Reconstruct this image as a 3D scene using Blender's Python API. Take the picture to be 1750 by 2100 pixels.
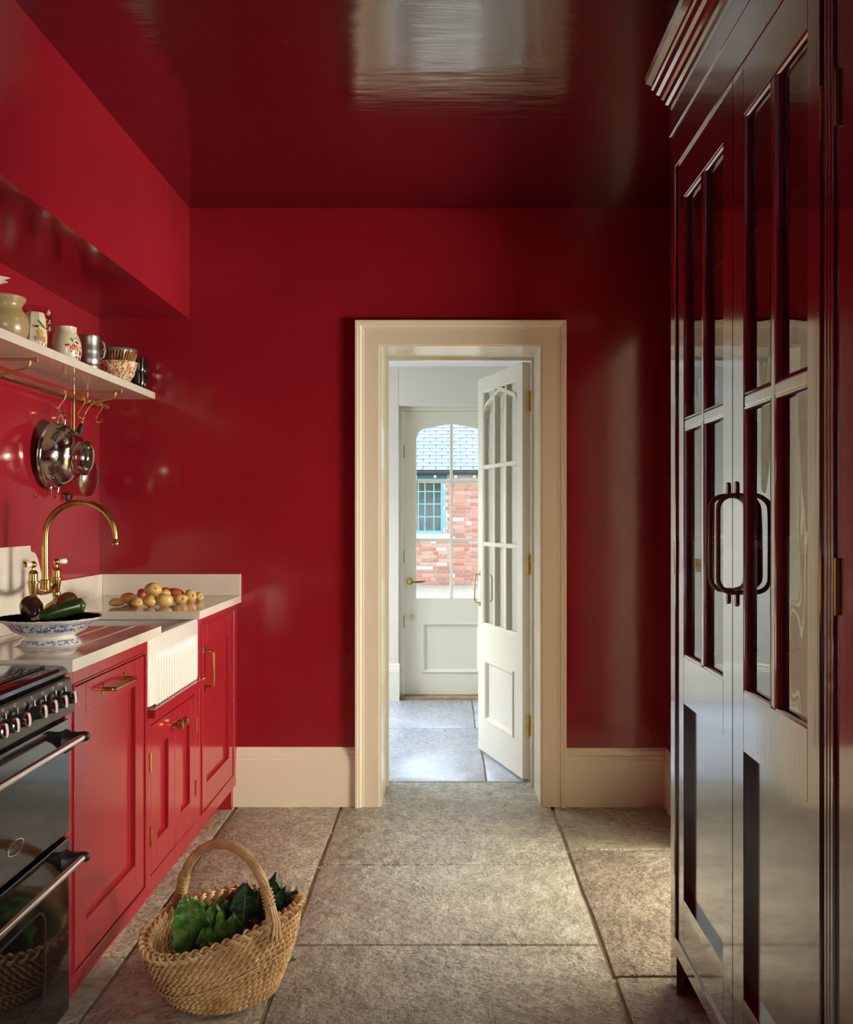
import bpy, bmesh, math, random
from mathutils import Vector, Matrix
random.seed(7)
for o in list(bpy.data.objects):
    bpy.data.objects.remove(o)
SC = bpy.context.scene
COL = SC.collection
PI = math.pi

# ------------------------------------------------------------------ camera, world, light, exposure
F, CU, CV, H = 2000.0, 920.0, 1058.0, 1.2913      # focal length in px of the 1750x2100 frame, vanishing point, eye height
cam = bpy.data.objects.new('camera', bpy.data.cameras.new('camera'))
COL.objects.link(cam)
cam.location = (0, 0, H)
cam.rotation_euler = (PI / 2, 0, 0)
cam.data.sensor_width = 36
cam.data.lens = F / 2100 * 36
cam.data.shift_x = (875 - CU) / 2100
cam.data.shift_y = (CV - 1050) / 2100
cam.data.clip_start = 0.05
SC.camera = cam

world = bpy.data.worlds.new('sky'); SC.world = world; world.use_nodes = True
wb = world.node_tree.nodes['Background']
wb.inputs[0].default_value = (0.70, 0.84, 1.0, 1); wb.inputs[1].default_value = 7.0

def lamp(name, kind, loc, target, energy, col, sx=1, sy=1, angle=None, spread=None):
    l = bpy.data.lights.new(name, kind); l.energy = energy; l.color = col
    if kind == 'AREA':
        l.shape = 'RECTANGLE'; l.size = sx; l.size_y = sy
        if spread: l.spread = spread
    if kind == 'SUN' and angle: l.angle = angle
    o = bpy.data.objects.new(name, l); COL.objects.link(o)
    o.location = loc
    o.rotation_euler = (Vector(target) - Vector(loc)).to_track_quat('-Z', 'Z').to_euler()
    return o
lamp('sun', 'SUN', (-6, -8, 14), (0, 14, 0), 0.5, (1.0, 0.94, 0.86), angle=math.radians(3))
# daylight: window of the side room beyond the doorway on the right; the hall and near lamps are added fill
lamp('daylight_side_room', 'AREA', (3.02, 2.62, 1.20), (-1.5, 3.35, 1.25), 170, (1.0, 0.90, 0.72), 0.50, 1.45)
lamp('daylight_side_room_second', 'AREA', (3.02, 3.36, 1.20), (-1.5, 2.9, 0.8), 80, (1.0, 0.90, 0.72), 0.50, 1.45)
lamp('added_fill_hall', 'AREA', (-1.58, 5.95, 1.35), (0.2, 5.9, -0.3), 24, (0.90, 0.94, 1.0), 1.1, 1.5, spread=math.radians(110))  # added fill that brightens the hall, set in an invented window
lamp('added_fill_near', 'AREA', (0.97, -0.55, 1.15), (-0.75, 2.6, 0.35), 11.5, (1.0, 0.92, 0.80), 1.40, 1.90, spread=math.radians(62))  # added fill from behind the camera for the basket and near units
pt = lamp('door_portal', 'AREA', (0.02, 7.04, 1.33), (0.02, 0, 1.33), 1, (1, 1, 1), .52, 1.28); pt.data.cycles.is_portal = True

SC.view_settings.view_transform = 'Standard'
SC.view_settings.look = 'None'
SC.view_settings.exposure = 0.0
SC.view_settings.gamma = 1.0
SC.view_settings.use_curve_mapping = False
SC.cycles.use_denoising = True
SC.cycles.use_adaptive_sampling = True
SC.cycles.adaptive_threshold = 0.12
SC.cycles.adaptive_min_samples = 16
SC.cycles.max_bounces = 6
SC.cycles.diffuse_bounces = 3
SC.cycles.glossy_bounces = 4
SC.cycles.transmission_bounces = 4
SC.cycles.transparent_max_bounces = 12
SC.cycles.sample_clamp_indirect = 6.0
SC.cycles.caustics_reflective = False
SC.cycles.caustics_refractive = False

# ------------------------------------------------------------------ materials
def nd(nt, t, **kw):
    n = nt.nodes.new(t)
    for k, v in kw.items():
        setattr(n, k, v)
    return n
MATS = {}
def pbr(name, col, rough=0.5, metal=0.0, ior=1.5, coat=0.0, var=None, bumps=(), speck=None, rvar=None, trans=0, sss=0):
    """procedural Principled material. var=(scale, colour2, lo, hi, stretch); bumps=[(scale, strength, distance, stretch, detail)]"""
    m = bpy.data.materials.new(name); m.use_nodes = True; nt = m.node_tree
    b = nt.nodes['Principled BSDF']
    b.inputs['Base Color'].default_value = (*col, 1)
    b.inputs['Roughness'].default_value = rough
    b.inputs['Metallic'].default_value = metal
    b.inputs['IOR'].default_value = ior
    b.inputs['Coat Weight'].default_value = coat
    b.inputs['Coat Roughness'].default_value = 0.05
    if name == 'burgundy_gloss_paint': b.inputs['Coat IOR'].default_value = 2.0; b.inputs['Coat Roughness'].default_value = 0.08
    b.inputs['Transmission Weight'].default_value = trans
    tc = nd(nt, 'ShaderNodeTexCoord')
    def noise(scale, stretch, detail=4, vor=False, src='Object'):
        mp = nd(nt, 'ShaderNodeMapping'); mp.inputs['Scale'].default_value = stretch
        nt.links.new(tc.outputs[src], mp.inputs[0])
        n = nd(nt, 'ShaderNodeTexVoronoi' if vor else 'ShaderNodeTexNoise')
        n.inputs['Scale'].default_value = scale
        if not vor: n.inputs['Detail'].default_value = detail
        nt.links.new(mp.outputs[0], n.inputs['Vector'])
        return n
    colsock = None
    def ramp(sock, lo, hi, c1, c2):
        r = nd(nt, 'ShaderNodeValToRGB')
        r.color_ramp.elements[0].position = lo; r.color_ramp.elements[0].color = (*c1, 1)
        r.color_ramp.elements[1].position = hi; r.color_ramp.elements[1].color = (*c2, 1)
        nt.links.new(sock, r.inputs[0]); return r.outputs[0]
    if var:
        n = noise(var[0], var[4] if len(var) > 4 else (1, 1, 1), 6)
        colsock = ramp(n.outputs[0], var[2], var[3], col, var[1])
    if speck:   # (scale, colour, lo, hi)
        n = noise(speck[0], (1, 1, 1), 2)
        f = ramp(n.outputs[0], speck[2], speck[3], (0, 0, 0), (1, 1, 1))
        mx = nd(nt, 'ShaderNodeMix', data_type='RGBA')
        nt.links.new(f, mx.inputs[0])
        if colsock: nt.links.new(colsock, mx.inputs[6])
        else: mx.inputs[6].default_value = (*col, 1)
        mx.inputs[7].default_value = (*speck[1], 1)
        colsock = mx.outputs[2]
    if colsock: nt.links.new(colsock, b.inputs['Base Color'])
    if rvar:    # (scale, lo, hi)
        n = noise(rvar[0], (1, 1, 1), 3)
        mr = nd(nt, 'ShaderNodeMapRange'); mr.inputs[3].default_value = rvar[1]; mr.inputs[4].default_value = rvar[2]
        nt.links.new(n.outputs[0], mr.inputs[0]); nt.links.new(mr.outputs[0], b.inputs['Roughness'])
    prev = None
    for bp in bumps:
        n = noise(bp[0], bp[3] if len(bp) > 3 else (1, 1, 1), bp[4] if len(bp) > 4 else 4)
        bu = nd(nt, 'ShaderNodeBump'); bu.inputs['Strength'].default_value = bp[1]; bu.inputs['Distance'].default_value = bp[2]
        nt.links.new(n.outputs[0], bu.inputs['Height'])
        if prev: nt.links.new(prev.outputs[0], bu.inputs['Normal'])
        prev = bu
    if prev:
        nt.links.new(prev.outputs[0], b.inputs['Normal'])
        nt.links.new(prev.outputs[0], b.inputs['Coat Normal'])
    MATS[name] = m
    return m

RED = (0.30, 0.012, 0.022)
M = {}
M['wall'] = pbr('red_gloss_wall', RED, 0.12, ior=1.48, var=(2.0, (0.265, 0.010, 0.019), .35, .65), bumps=[(2.2, .03, .02, (1, 1, 1), 2), (26, .05, .002, (1, 1, .35), 3)], rvar=(3, .09, .16))
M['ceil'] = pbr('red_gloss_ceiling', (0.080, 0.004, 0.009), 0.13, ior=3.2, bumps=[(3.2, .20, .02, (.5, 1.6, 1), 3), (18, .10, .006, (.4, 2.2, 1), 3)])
M['cab'] = pbr('red_gloss_cabinet', (0.32, 0.014, 0.021), 0.15, ior=1.55, bumps=[(60, .05, .002, (1, 1, .04), 2)], rvar=(5, .12, .22))
M['dark'] = pbr('burgundy_gloss_paint', (0.095, 0.006, 0.011), 0.12, ior=2.3, coat=1, bumps=[(60, .05, .002, (1, 1, .05), 2), (3, .05, .01, (1, 1, 1), 2)], rvar=(5, .10, .18))
M['cream'] = pbr('cream_eggshell', (0.81, 0.76, 0.61), 0.20, ior=1.55, bumps=[(50, .03, .002, (1, 1, .1), 2)])
M['hallwall'] = pbr('pale_plaster', (0.76, 0.69, 0.58), 0.55, bumps=[(8, .03, .004)])
M['hallwhite'] = pbr('white_ceiling_paint', (0.85, 0.82, 0.78), 0.6)
M['stone'] = pbr('pale_quartz', (0.70, 0.655, 0.56), 0.06, ior=1.6, var=(3.2, (0.60, 0.545, 0.45), .52, .74, (1, 1.6, 1)))
M['porc'] = pbr('white_glazed_fireclay', (0.68, 0.66, 0.61), 0.08, ior=1.55)
M['brass'] = pbr('aged_brass', (0.50, 0.33, 0.12), 0.24, metal=1, var=(14, (0.36, 0.22, 0.07), .4, .7))
M['brassr'] = pbr('satin_brass', (0.66, 0.47, 0.18), 0.36, metal=1, var=(30, (0.46, 0.30, 0.10), .5, .75))
M['brassp'] = pbr('bright_brass', (0.72, 0.50, 0.19), 0.22, metal=1, var=(40, (0.45, 0.28, 0.08), .5, .75))
M['bronze'] = pbr('dark_bronze', (0.26, 0.17, 0.075), 0.28, metal=1)
M['steel'] = pbr('polished_steel', (0.62, 0.58, 0.52), 0.13, metal=1, bumps=[(9, .05, .004)])
M['chrome'] = pbr('chrome', (0.82, 0.80, 0.77), 0.06, metal=1)
M['pewter'] = pbr('pewter', (0.40, 0.40, 0.37), 0.36, metal=1, bumps=[(40, .08, .002)])
M['black'] = pbr('black_enamel', (0.010, 0.010, 0.009), 0.08, ior=1.9, bumps=[(5, .03, .004)])
M['panelgrey'] = pbr('dark_grey_fascia', (0.045, 0.045, 0.038), 0.30, ior=1.6)
M['blackm'] = pbr('black_matt_plastic', (0.012, 0.011, 0.010), 0.42)
M['blackglass'] = pbr('black_hob_glass', (0.008, 0.007, 0.007), 0.03, ior=1.8)
M['white_print'] = pbr('white_print', (0.75, 0.74, 0.68), 0.5)
M['red_lens'] = pbr('red_lens', (0.6, 0.05, 0.02), 0.2)
M['ink'] = pbr('cut_through_dark', (0.006, 0.004, 0.004), 0.7)
M['wick'] = pbr('willow_wicker', (0.66, 0.42, 0.19), 0.42, var=(22, (0.42, 0.24, 0.095), .40, .68), bumps=[(120, .2, .002, (1, 1, .3))])
M['wick2'] = pbr('pale_willow', (0.70, 0.48, 0.24), 0.40, var=(16, (0.46, 0.27, 0.11), .40, .66), bumps=[(120, .2, .002, (1, 1, .3))])
M['leafgreen'] = pbr('chard_leaf_green', (0.050, 0.150, 0.020), 0.34, var=(26, (0.15, 0.30, 0.055), .42, .68), bumps=[(38, .9, .014)])
M['kale'] = pbr('dark_kale_green', (0.020, 0.055, 0.020), 0.42, var=(40, (0.09, 0.14, 0.06), .52, .7), bumps=[(70, .9, .01)])
M['midrib'] = pbr('pale_midrib', (0.20, 0.27, 0.09), 0.45)
M['purple'] = pbr('purple_leaf', (0.035, 0.010, 0.022), 0.4, var=(30, (0.10, 0.05, 0.07), .5, .7), bumps=[(60, .8, .008)])
M['aub'] = pbr('aubergine_skin', (0.034, 0.014, 0.011), 0.22, coat=.3, var=(8, (0.085, 0.048, 0.022), .45, .7))
M['aub2'] = pbr('bronze_aubergine_skin', (0.10, 0.062, 0.022), 0.25, coat=.3, var=(10, (0.045, 0.020, 0.012), .45, .7))
M['courg'] = pbr('courgette_skin', (0.022, 0.055, 0.008), 0.22, coat=.3, var=(90, (0.05, 0.10, 0.018), .55, .72))
M['stemg'] = pbr('green_stem', (0.11, 0.17, 0.03), 0.5)
M['stemt'] = pbr('tan_stem', (0.32, 0.20, 0.09), 0.6)
M['pot'] = pbr('potato_skin', (0.62, 0.42, 0.13), 0.34, var=(14, (0.52, 0.20, 0.09), .55, .72), bumps=[(70, .12, .002)], speck=(90, (0.30, 0.15, 0.05), .68, .76))
M['potr'] = pbr('red_potato_skin', (0.42, 0.07, 0.05), 0.36, var=(11, (0.55, 0.24, 0.08), .52, .75), bumps=[(70, .12, .002)])
M['poteye'] = pbr('potato_rose_end', (0.62, 0.20, 0.12), 0.4)
M['jarst'] = pbr('ochre_stoneware', (0.33, 0.24, 0.11), 0.30, coat=.3, var=(6, (0.40, 0.30, 0.15), .4, .65, (1, 1, 5)), speck=(120, (0.12, 0.07, 0.03), .70, .76))
M['ware'] = pbr('cream_glazed_ware', (0.72, 0.64, 0.46), 0.14, coat=.4)
M['ware2'] = pbr('white_glazed_ware', (0.80, 0.74, 0.62), 0.12, coat=.4)
M['p_red'] = pbr('painted_red', (0.45, 0.03, 0.02), 0.25); M['p_green'] = pbr('painted_green', (0.10, 0.20, 0.04), 0.25)
M['p_yel'] = pbr('painted_yellow', (0.62, 0.42, 0.06), 0.25); M['p_maroon'] = pbr('painted_maroon', (0.14, 0.015, 0.02), 0.25)
M['p_orange'] = pbr('painted_orange', (0.62, 0.18, 0.05), 0.25); M['p_teal'] = pbr('painted_teal', (0.06, 0.16, 0.14), 0.2)
M['basketware'] = pbr('brown_glazed_ware', (0.16, 0.07, 0.025), 0.14, coat=.6, var=(25, (0.36, 0.19, 0.08), .42, .62))
M['ebony'] = pbr('black_glaze', (0.008, 0.006, 0.006), 0.10, coat=.5)
M['wood'] = pbr('oak_shelf', (0.30, 0.14, 0.06), 0.4, var=(4, (0.22, 0.09, 0.035), .4, .6, (1, .1, 1)))
M['inside'] = pbr('cupboard_lining', (0.10, 0.050, 0.024), 0.6)
M['slate'] = pbr('pale_slate', (0.165, 0.17, 0.19), 0.6, var=(3, (0.13, 0.135, 0.165), .4, .6), bumps=[(20, .2, .01)])
M['slate2'] = pbr('bluish_slate', (0.14, 0.155, 0.19), 0.6, var=(3, (0.17, 0.175, 0.195), .4, .6), bumps=[(20, .2, .01)])
M['mortar'] = pbr('lime_mortar', (0.36, 0.30, 0.245), 0.9)
BR = [tuple(.62 * x for x in c) for c in ((0.46, 0.19, 0.12), (0.50, 0.23, 0.15), (0.42, 0.15, 0.09), (0.52, 0.29, 0.21), (0.36, 0.17, 0.14), (0.62, 0.50, 0.43))]
for i, c in enumerate(BR):
    M['brick%d' % i] = pbr('brick_clay_%d' % i, c, 0.9, var=(14, tuple(min(1, x * 1.25) for x in c), .4, .7), bumps=[(40, .4, .01)])
M['gravel'] = pbr('pale_gravel', (0.30, 0.26, 0.20), 0.9, var=(30, (0.16, 0.13, 0.09), .42, .62), bumps=[(30, 1.0, .03)])
M['bluepaint'] = pbr('pale_blue_paint', (0.11, 0.24, 0.30), 0.35)
M['gutter'] = pbr('dark_gutter', (0.035, 0.045, 0.048), 0.45)
M['timber'] = pbr('green_timber', (0.05, 0.10, 0.09), 0.6)
M['sill'] = pbr('cream_stone_sill', (0.40, 0.33, 0.25), 0.8)
M['roomdim'] = pbr('dim_room_grey', (0.22, 0.23, 0.21), 0.8, var=(2.2, (0.10, 0.17, 0.05), .5, .62, (1, 1, .6)))
M['plastic'] = pbr('white_plastic', (0.80, 0.79, 0.75), 0.4)

def flag_mat(name, c1, c2, seed, rough=(.14, .42), strength=1.0):
    m = bpy.data.materials.new(name); m.use_nodes = True; nt = m.node_tree; b = nt.nodes['Principled BSDF']
    tc = nd(nt, 'ShaderNodeTexCoord'); mp = nd(nt, 'ShaderNodeMapping'); mp.inputs['Location'].default_value = (seed * 3.1, seed * 1.7, 0)
    nt.links.new(tc.outputs['Object'], mp.inputs[0])
    def nz(scale, detail, rgh=.55, dist=0):
        n = nd(nt, 'ShaderNodeTexNoise'); n.inputs['Scale'].default_value = scale; n.inputs['Detail'].default_value = detail
        n.inputs['Roughness'].default_value = rgh; n.inputs['Distortion'].default_value = dist
        nt.links.new(mp.outputs[0], n.inputs['Vector']); return n.outputs[0]
    r = nd(nt, 'ShaderNodeValToRGB'); r.color_ramp.elements[0].position = .35; r.color_ramp.elements[1].position = .68
    r.color_ramp.elements[0].color = (*c1, 1); r.color_ramp.elements[1].color = (*c2, 1)
    nt.links.new(nz(7, 8, .65), r.inputs[0]); nt.links.new(r.outputs[0], b.inputs['Base Color'])
    mr = nd(nt, 'ShaderNodeMapRange'); mr.inputs[3].default_value = rough[0]; mr.inputs[4].default_value = rough[1]
    nt.links.new(nz(30, 4), mr.inputs[0]); nt.links.new(mr.outputs[0], b.inputs['Roughness'])
    # riven surface: ledged plateaus + grain
    st = nd(nt, 'ShaderNodeValToRGB'); el = st.color_ramp.elements
    el[0].position = .30; el[0].color = (0, 0, 0, 1); el[1].position = .72; el[1].color = (1, 1, 1, 1)
    for p, v in ((.42, .25), (.45, .42), (.54, .50), (.57, .72)):
        e = el.new(p); e.color = (v, v, v, 1)
    nt.links.new(nz(17, 8, .60, .12), st.inputs[0])
    b1 = nd(nt, 'ShaderNodeBump'); b1.inputs['Strength'].default_value = .8 * strength; b1.inputs['Distance'].default_value = .040
    nt.links.new(st.outputs[0], b1.inputs['Height'])
    b2 = nd(nt, 'ShaderNodeBump'); b2.inputs['Strength'].default_value = .5 * strength; b2.inputs['Distance'].default_value = .014
    nt.links.new(nz(95, 5, .65), b2.inputs['Height']); nt.links.new(b1.outputs[0], b2.inputs['Normal'])
    b3 = nd(nt, 'ShaderNodeBump'); b3.inputs['Strength'].default_value = .5 * strength; b3.inputs['Distance'].default_value = .02
    nt.links.new(nz(3.5, 3), b3.inputs['Height']); nt.links.new(b2.outputs[0], b3.inputs['Normal'])
    nt.links.new(b3.outputs[0], b.inputs['Normal']); b.inputs['IOR'].default_value = 1.75
    return m
M['flag'] = [flag_mat('riven_flagstone_%d' % i, c1, c2, i, strength=s) for i, (c1, c2, s) in enumerate([
    ((0.36, 0.345, 0.265), (0.60, 0.58, 0.47), 1.0), ((0.34, 0.325, 0.25), (0.57, 0.55, 0.445), .8),
    ((0.37, 0.32, 0.225), (0.62, 0.55, 0.42), 1.1), ((0.26, 0.235, 0.165), (0.40, 0.365, 0.27), .6), ((0.37, 0.40, 0.46), (0.48, 0.52, 0.60), .06)])]
M['grout'] = pbr('sandy_grout', (0.52, 0.44, 0.31), 0.8, bumps=[(60, .4, .004)])

def glass_mat(name, tint=(1, 1, 1), ior=1.5, rough=0.0, ripple=0.0):
    m = bpy.data.materials.new(name); m.use_nodes = True; nt = m.node_tree
    nt.nodes.remove(nt.nodes['Principled BSDF']); out = nt.nodes['Material Output']
    t = nd(nt, 'ShaderNodeBsdfTransparent'); t.inputs[0].default_value = (*tint, 1)
    g = nd(nt, 'ShaderNodeBsdfGlossy'); g.inputs['Roughness'].default_value = rough
    f = nd(nt, 'ShaderNodeFresnel'); f.inputs[0].default_value = ior
    if ripple:
        tc = nd(nt, 'ShaderNodeTexCoord'); mp = nd(nt, 'ShaderNodeMapping'); mp.inputs['Scale'].default_value = (1, 1, .35)
        nt.links.new(tc.outputs['Object'], mp.inputs[0])
        n = nd(nt, 'ShaderNodeTexNoise'); n.inputs['Scale'].default_value = 7; n.inputs['Detail'].default_value = 1
        nt.links.new(mp.outputs[0], n.inputs['Vector'])
        bu = nd(nt, 'ShaderNodeBump'); bu.inputs['Strength'].default_value = ripple; bu.inputs['Distance'].default_value = .02
        nt.links.new(n.outputs[0], bu.inputs['Height']); nt.links.new(bu.outputs[0], g.inputs['Normal'])
    mx = nd(nt, 'ShaderNodeMixShader'); 
    ge = nd(nt, 'ShaderNodeNewGeometry'); iv = nd(nt, 'ShaderNodeMath', operation='SUBTRACT'); iv.inputs[0].default_value = 1; nt.links.new(ge.outputs['Backfacing'], iv.inputs[1])
    mu = nd(nt, 'ShaderNodeMath', operation='MULTIPLY'); nt.links.new(f.outputs[0], mu.inputs[0]); nt.links.new(iv.outputs[0], mu.inputs[1])   # one reflection per pane: the thin sheet does not bend light, so its far face must not reflect it back
    nt.links.new(mu.outputs[0], mx.inputs[0]); nt.links.new(t.outputs[0], mx.inputs[1]); nt.links.new(g.outputs[0], mx.inputs[2])
    nt.links.new(mx.outputs[0], out.inputs[0]); return m
M['glass'] = glass_mat('window_glass', (.97, .985, .98), 1.5)
M['cabglass'] = glass_mat('old_cabinet_glass', (.90, .90, .86), 4.6, 0.0, .10)
M['tumbler'] = glass_mat('clear_glassware', (.90, .89, .86), 1.35, 0.02)

def blue_mat():
    """white ware with blue transfer print in two bands (bowl wall and foot)"""
    m = pbr('blue_transfer_ware', (0.80, 0.76, 0.68), 0.12, coat=.5); nt = m.node_tree; b = nt.nodes['Principled BSDF']
    tc = nd(nt, 'ShaderNodeTexCoord'); sp = nd(nt, 'ShaderNodeSeparateXYZ'); nt.links.new(tc.outputs['Object'], sp.inputs[0])
    n = nd(nt, 'ShaderNodeTexNoise'); n.inputs['Scale'].default_value = 95; n.inputs['Detail'].default_value = 3; n.inputs['Distortion'].default_value = 1.2
    nt.links.new(tc.outputs['Object'], n.inputs['Vector'])
    r = nd(nt, 'ShaderNodeValToRGB'); r.color_ramp.elements[0].position = .47; r.color_ramp.elements[1].position = .53
    nt.links.new(n.outputs[0], r.inputs[0])
    band = nd(nt, 'ShaderNodeValToRGB'); el = band.color_ramp.elements
    el[0].position = 0; el[0].color = (0, 0, 0, 1); el[1].position = 1; el[1].color = (0, 0, 0, 1)
    for p, v in ((.03, 0), (.05, .9), (.17, .9), (.20, 0), (.42, 0), (.50, 1), (.74, 1), (.77, 0)):
        e = el.new(p); e.color = (v, v, v, 1)
    mr = nd(nt, 'ShaderNodeMapRange'); mr.inputs[1].default_value = 0; mr.inputs[2].default_value = .085
    nt.links.new(sp.outputs[2], mr.inputs[0]); nt.links.new(mr.outputs[0], band.inputs[0])
    mu = nd(nt, 'ShaderNodeMath', operation='MULTIPLY'); nt.links.new(r.outputs[0], mu.inputs[0]); nt.links.new(band.outputs[0], mu.inputs[1])
    mx = nd(nt, 'ShaderNodeMix', data_type='RGBA'); nt.links.new(mu.outputs[0], mx.inputs[0])
    mx.inputs[6].default_value = (0.80, 0.76, 0.68, 1); mx.inputs[7].default_value = (0.07, 0.13, 0.36, 1)
    nt.links.new(mx.outputs[2], b.inputs['Base Color']); return m
M['blueware'] = blue_mat()
M['blueinner'] = pbr('blue_print_dense', (0.62, 0.58, 0.55), 0.12, coat=.5, var=(70, (0.05, 0.06, 0.16), .42, .52))
def chintz_mat():
    m = pbr('floral_chintz_ware', (0.7, 0.62, 0.5), 0.14, coat=.4); nt = m.node_tree; b = nt.nodes['Principled BSDF']
    tc = nd(nt, 'ShaderNodeTexCoord'); v = nd(nt, 'ShaderNodeTexVoronoi'); v.inputs['Scale'].default_value = 150
    nt.links.new(tc.outputs['Object'], v.inputs['Vector'])
    sx = nd(nt, 'ShaderNodeSeparateColor'); nt.links.new(v.outputs['Color'], sx.inputs[0])
    r = nd(nt, 'ShaderNodeValToRGB'); r.color_ramp.interpolation = 'CONSTANT'; el = r.color_ramp.elements
    cols = [(0, (.60, .08, .10)), (.18, (.70, .55, .12)), (.34, (.74, .66, .52)), (.50, (.16, .22, .07)), (.64, (.64, .26, .26)), (.78, (.24, .12, .22)), (.88, (.72, .62, .46))]
    el[0].position, el[0].color = 0, (*cols[0][1], 1); el[1].position, el[1].color = cols[1][0], (*cols[1][1], 1)
    for p, c in cols[2:]:
        e = el.new(p); e.color = (*c, 1)
    nt.links.new(sx.outputs[0], r.inputs[0]); nt.links.new(r.outputs[0], b.inputs['Base Color']); return m
M['chintz'] = chintz_mat()

# ------------------------------------------------------------------ mesh helpers
ORG = {}
class MB:
    def __init__(self): self.v = []; self.f = []
    def add(self, vs, fs):
        k = len(self.v); self.v += [Vector(p) for p in vs]; self.f += [tuple(i + k for i in q) for q in fs]; return self
    def box(self, x0, x1, y0, y1, z0, z1):
        vs = [(x, y, z) for x in (x0, x1) for y in (y0, y1) for z in (z0, z1)]
        return self.add(vs, [(0, 1, 3, 2), (4, 6, 7, 5), (0, 4, 5, 1), (2, 3, 7, 6), (0, 2, 6, 4), (1, 5, 7, 3)])
    def prism(self, poly, fn, t0, t1):
        """poly: list of (a,b); fn(a,b,t) -> xyz; extruded from t0 to t1"""
        n = len(poly)
        self.add([fn(a, b, t0) for a, b in poly] + [fn(a, b, t1) for a, b in poly],
                 [tuple(range(n)), tuple(range(2 * n - 1, n - 1, -1))] + [(i, (i + 1) % n, n + (i + 1) % n, n + i) for i in range(n)])
        return self
    def loft(self, rings, closed=True, caps=True):
        n = len(rings[0]); k = len(self.v)
        for r in rings: self.v += [Vector(p) for p in r]
        for i in range(len(rings) - 1):
            for j in range(n if closed else n - 1):
                a, b = k + i * n + j, k + i * n + (j + 1) % n
                self.f.append((a, b, b + n, a + n))
        if caps and closed:
            self.f.append(tuple(range(k + n - 1, k - 1, -1))); e = k + (len(rings) - 1) * n; self.f.append(tuple(range(e, e + n)))
        return self
    def tube(self, path, r, seg=8, closed=False, caps=True, flat=None):
        P = [Vector(p) for p in path]; n = len(P)
        rad = r if isinstance(r, (list, tuple)) else [r] * n
        T = []
        for i in range(n):
            a = P[(i - 1) % n] if (closed or i > 0) else P[0]; b = P[(i + 1) % n] if (closed or i < n - 1) else P[-1]
            t = (b - a); T.append(t.normalized() if t.length > 1e-9 else Vector((0, 0, 1)))
        up = Vector((0, 0, 1)) if abs(T[0].z) < .9 else Vector((1, 0, 0))
        N = (up - T[0] * up.dot(T[0])).normalized(); rings = []
        for i in range(n):
            N = (N - T[i] * N.dot(T[i])); N = N.normalized() if N.length > 1e-6 else T[i].orthogonal().normalized()
            B = T[i].cross(N)
            rings.append([P[i] + N * rad[i] * math.cos(2 * PI * k / seg) + B * (flat or 1) * rad[i] * math.sin(2 * PI * k / seg) for k in range(seg)])
        if closed:
            k = len(self.v)
            for q in rings: self.v += q
            for i in range(n):
                for j in range(seg):
                    a = k + i * seg + j; b = k + i * seg + (j + 1) % seg; c = k + ((i + 1) % n) * seg + (j + 1) % seg; d = k + ((i + 1) % n) * seg + j
                    self.f.append((a, b, c, d))
        else: self.loft(rings, True, caps)
        return self
    def lathe(self, prof, c=(0, 0, 0), seg=32, fn=None, lobes=None):
        """prof: list of (r,z) ; revolved about z at c. fn(p)->p optional transform"""
        rings = []
        for r, z in prof:
            ring = []
            for k in range(seg):
                th = 2 * PI * k / seg; rr = r * (lobes(th, z) if lobes else 1)
                p = Vector((rr * math.cos(th), rr * math.sin(th), z))
                if fn: p = Vector(fn(p))
                ring.append(p + Vector(c))
            rings.append(ring)
        k = len(self.v)
        for q in rings: self.v += q
        for i in range(len(rings) - 1):
            for j in range(seg):
                a, b = k + i * seg + j, k + i * seg + (j + 1) % seg
                self.f.append((a, b, b + seg, a + seg))
        if prof[0][0] > 1e-5: self.f.append(tuple(range(k + seg - 1, k - 1, -1)))
        if prof[-1][0] > 1e-5: e = k + (len(rings) - 1) * seg; self.f.append(tuple(range(e, e + seg)))
        return self
    def ell(self, c, r, rot=None, su=16, sv=10, fn=None):
        R = rot or Matrix.Identity(3); rings = []
        for i in range(1, sv):
            ph = PI * i / sv
            ring = []
            for k in range(su):
                th = 2 * PI * k / su
                p = Vector((math.sin(ph) * math.cos(th), math.sin(ph) * math.sin(th), -math.cos(ph)))
                if fn: p = fn(p)
                ring.append(Vector(c) + R @ Vector((p.x * r[0], p.y * r[1], p.z * r[2])))
            rings.append(ring)
        return self.loft(rings)
    def loopframe(self, a0, a1, b0, b1, prof, fn):
        """closed mitred moulding around the rectangle; prof: list of (w inward, t out)"""
        rings = []
        for (a, sa, b, sb) in ((a0, 1, b0, 1), (a1, -1, b0, 1), (a1, -1, b1, -1), (a0, 1, b1, -1)):
            rings.append([fn(a + sa * w, b + sb * w, t) for w, t in prof])
        n = len(prof); k = len(self.v)
        for q in rings: self.v += [Vector(p) for p in q]
        for i in range(4):
            for j in range(n):
                self.f.append((k + i * n + j, k + i * n + (j + 1) % n, k + ((i + 1) % 4) * n + (j + 1) % n, k + ((i + 1) % 4) * n + j))
        return self
    def build(self, name, mat, parent=None, bevel=0, smooth=False, seg=1, local=False, kind=None, angle=35, org=None):
        o_ = Vector((0, 0, 0)) if local else (ORG.get(parent.name, Vector((0, 0, 0))) if parent else Vector(org or (0, 0, 0)))
        me = bpy.data.meshes.new(name)
        me.from_pydata([tuple(p - o_) for p in self.v], [], self.f)
        bm = bmesh.new(); bm.from_mesh(me)
        bmesh.ops.recalc_face_normals(bm, faces=bm.faces)
        if bevel:
            es = [e for e in bm.edges if len(e.link_faces) == 2 and e.calc_face_angle(0) > math.radians(40)]
            bmesh.ops.bevel(bm, geom=es, offset=bevel, segments=seg, profile=.5, affect='EDGES', clamp_overlap=True)
        bm.to_mesh(me); bm.free()
        if smooth:
            me.shade_smooth(); me.set_sharp_from_angle(angle=math.radians(angle))
        me.materials.append(mat)
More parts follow.
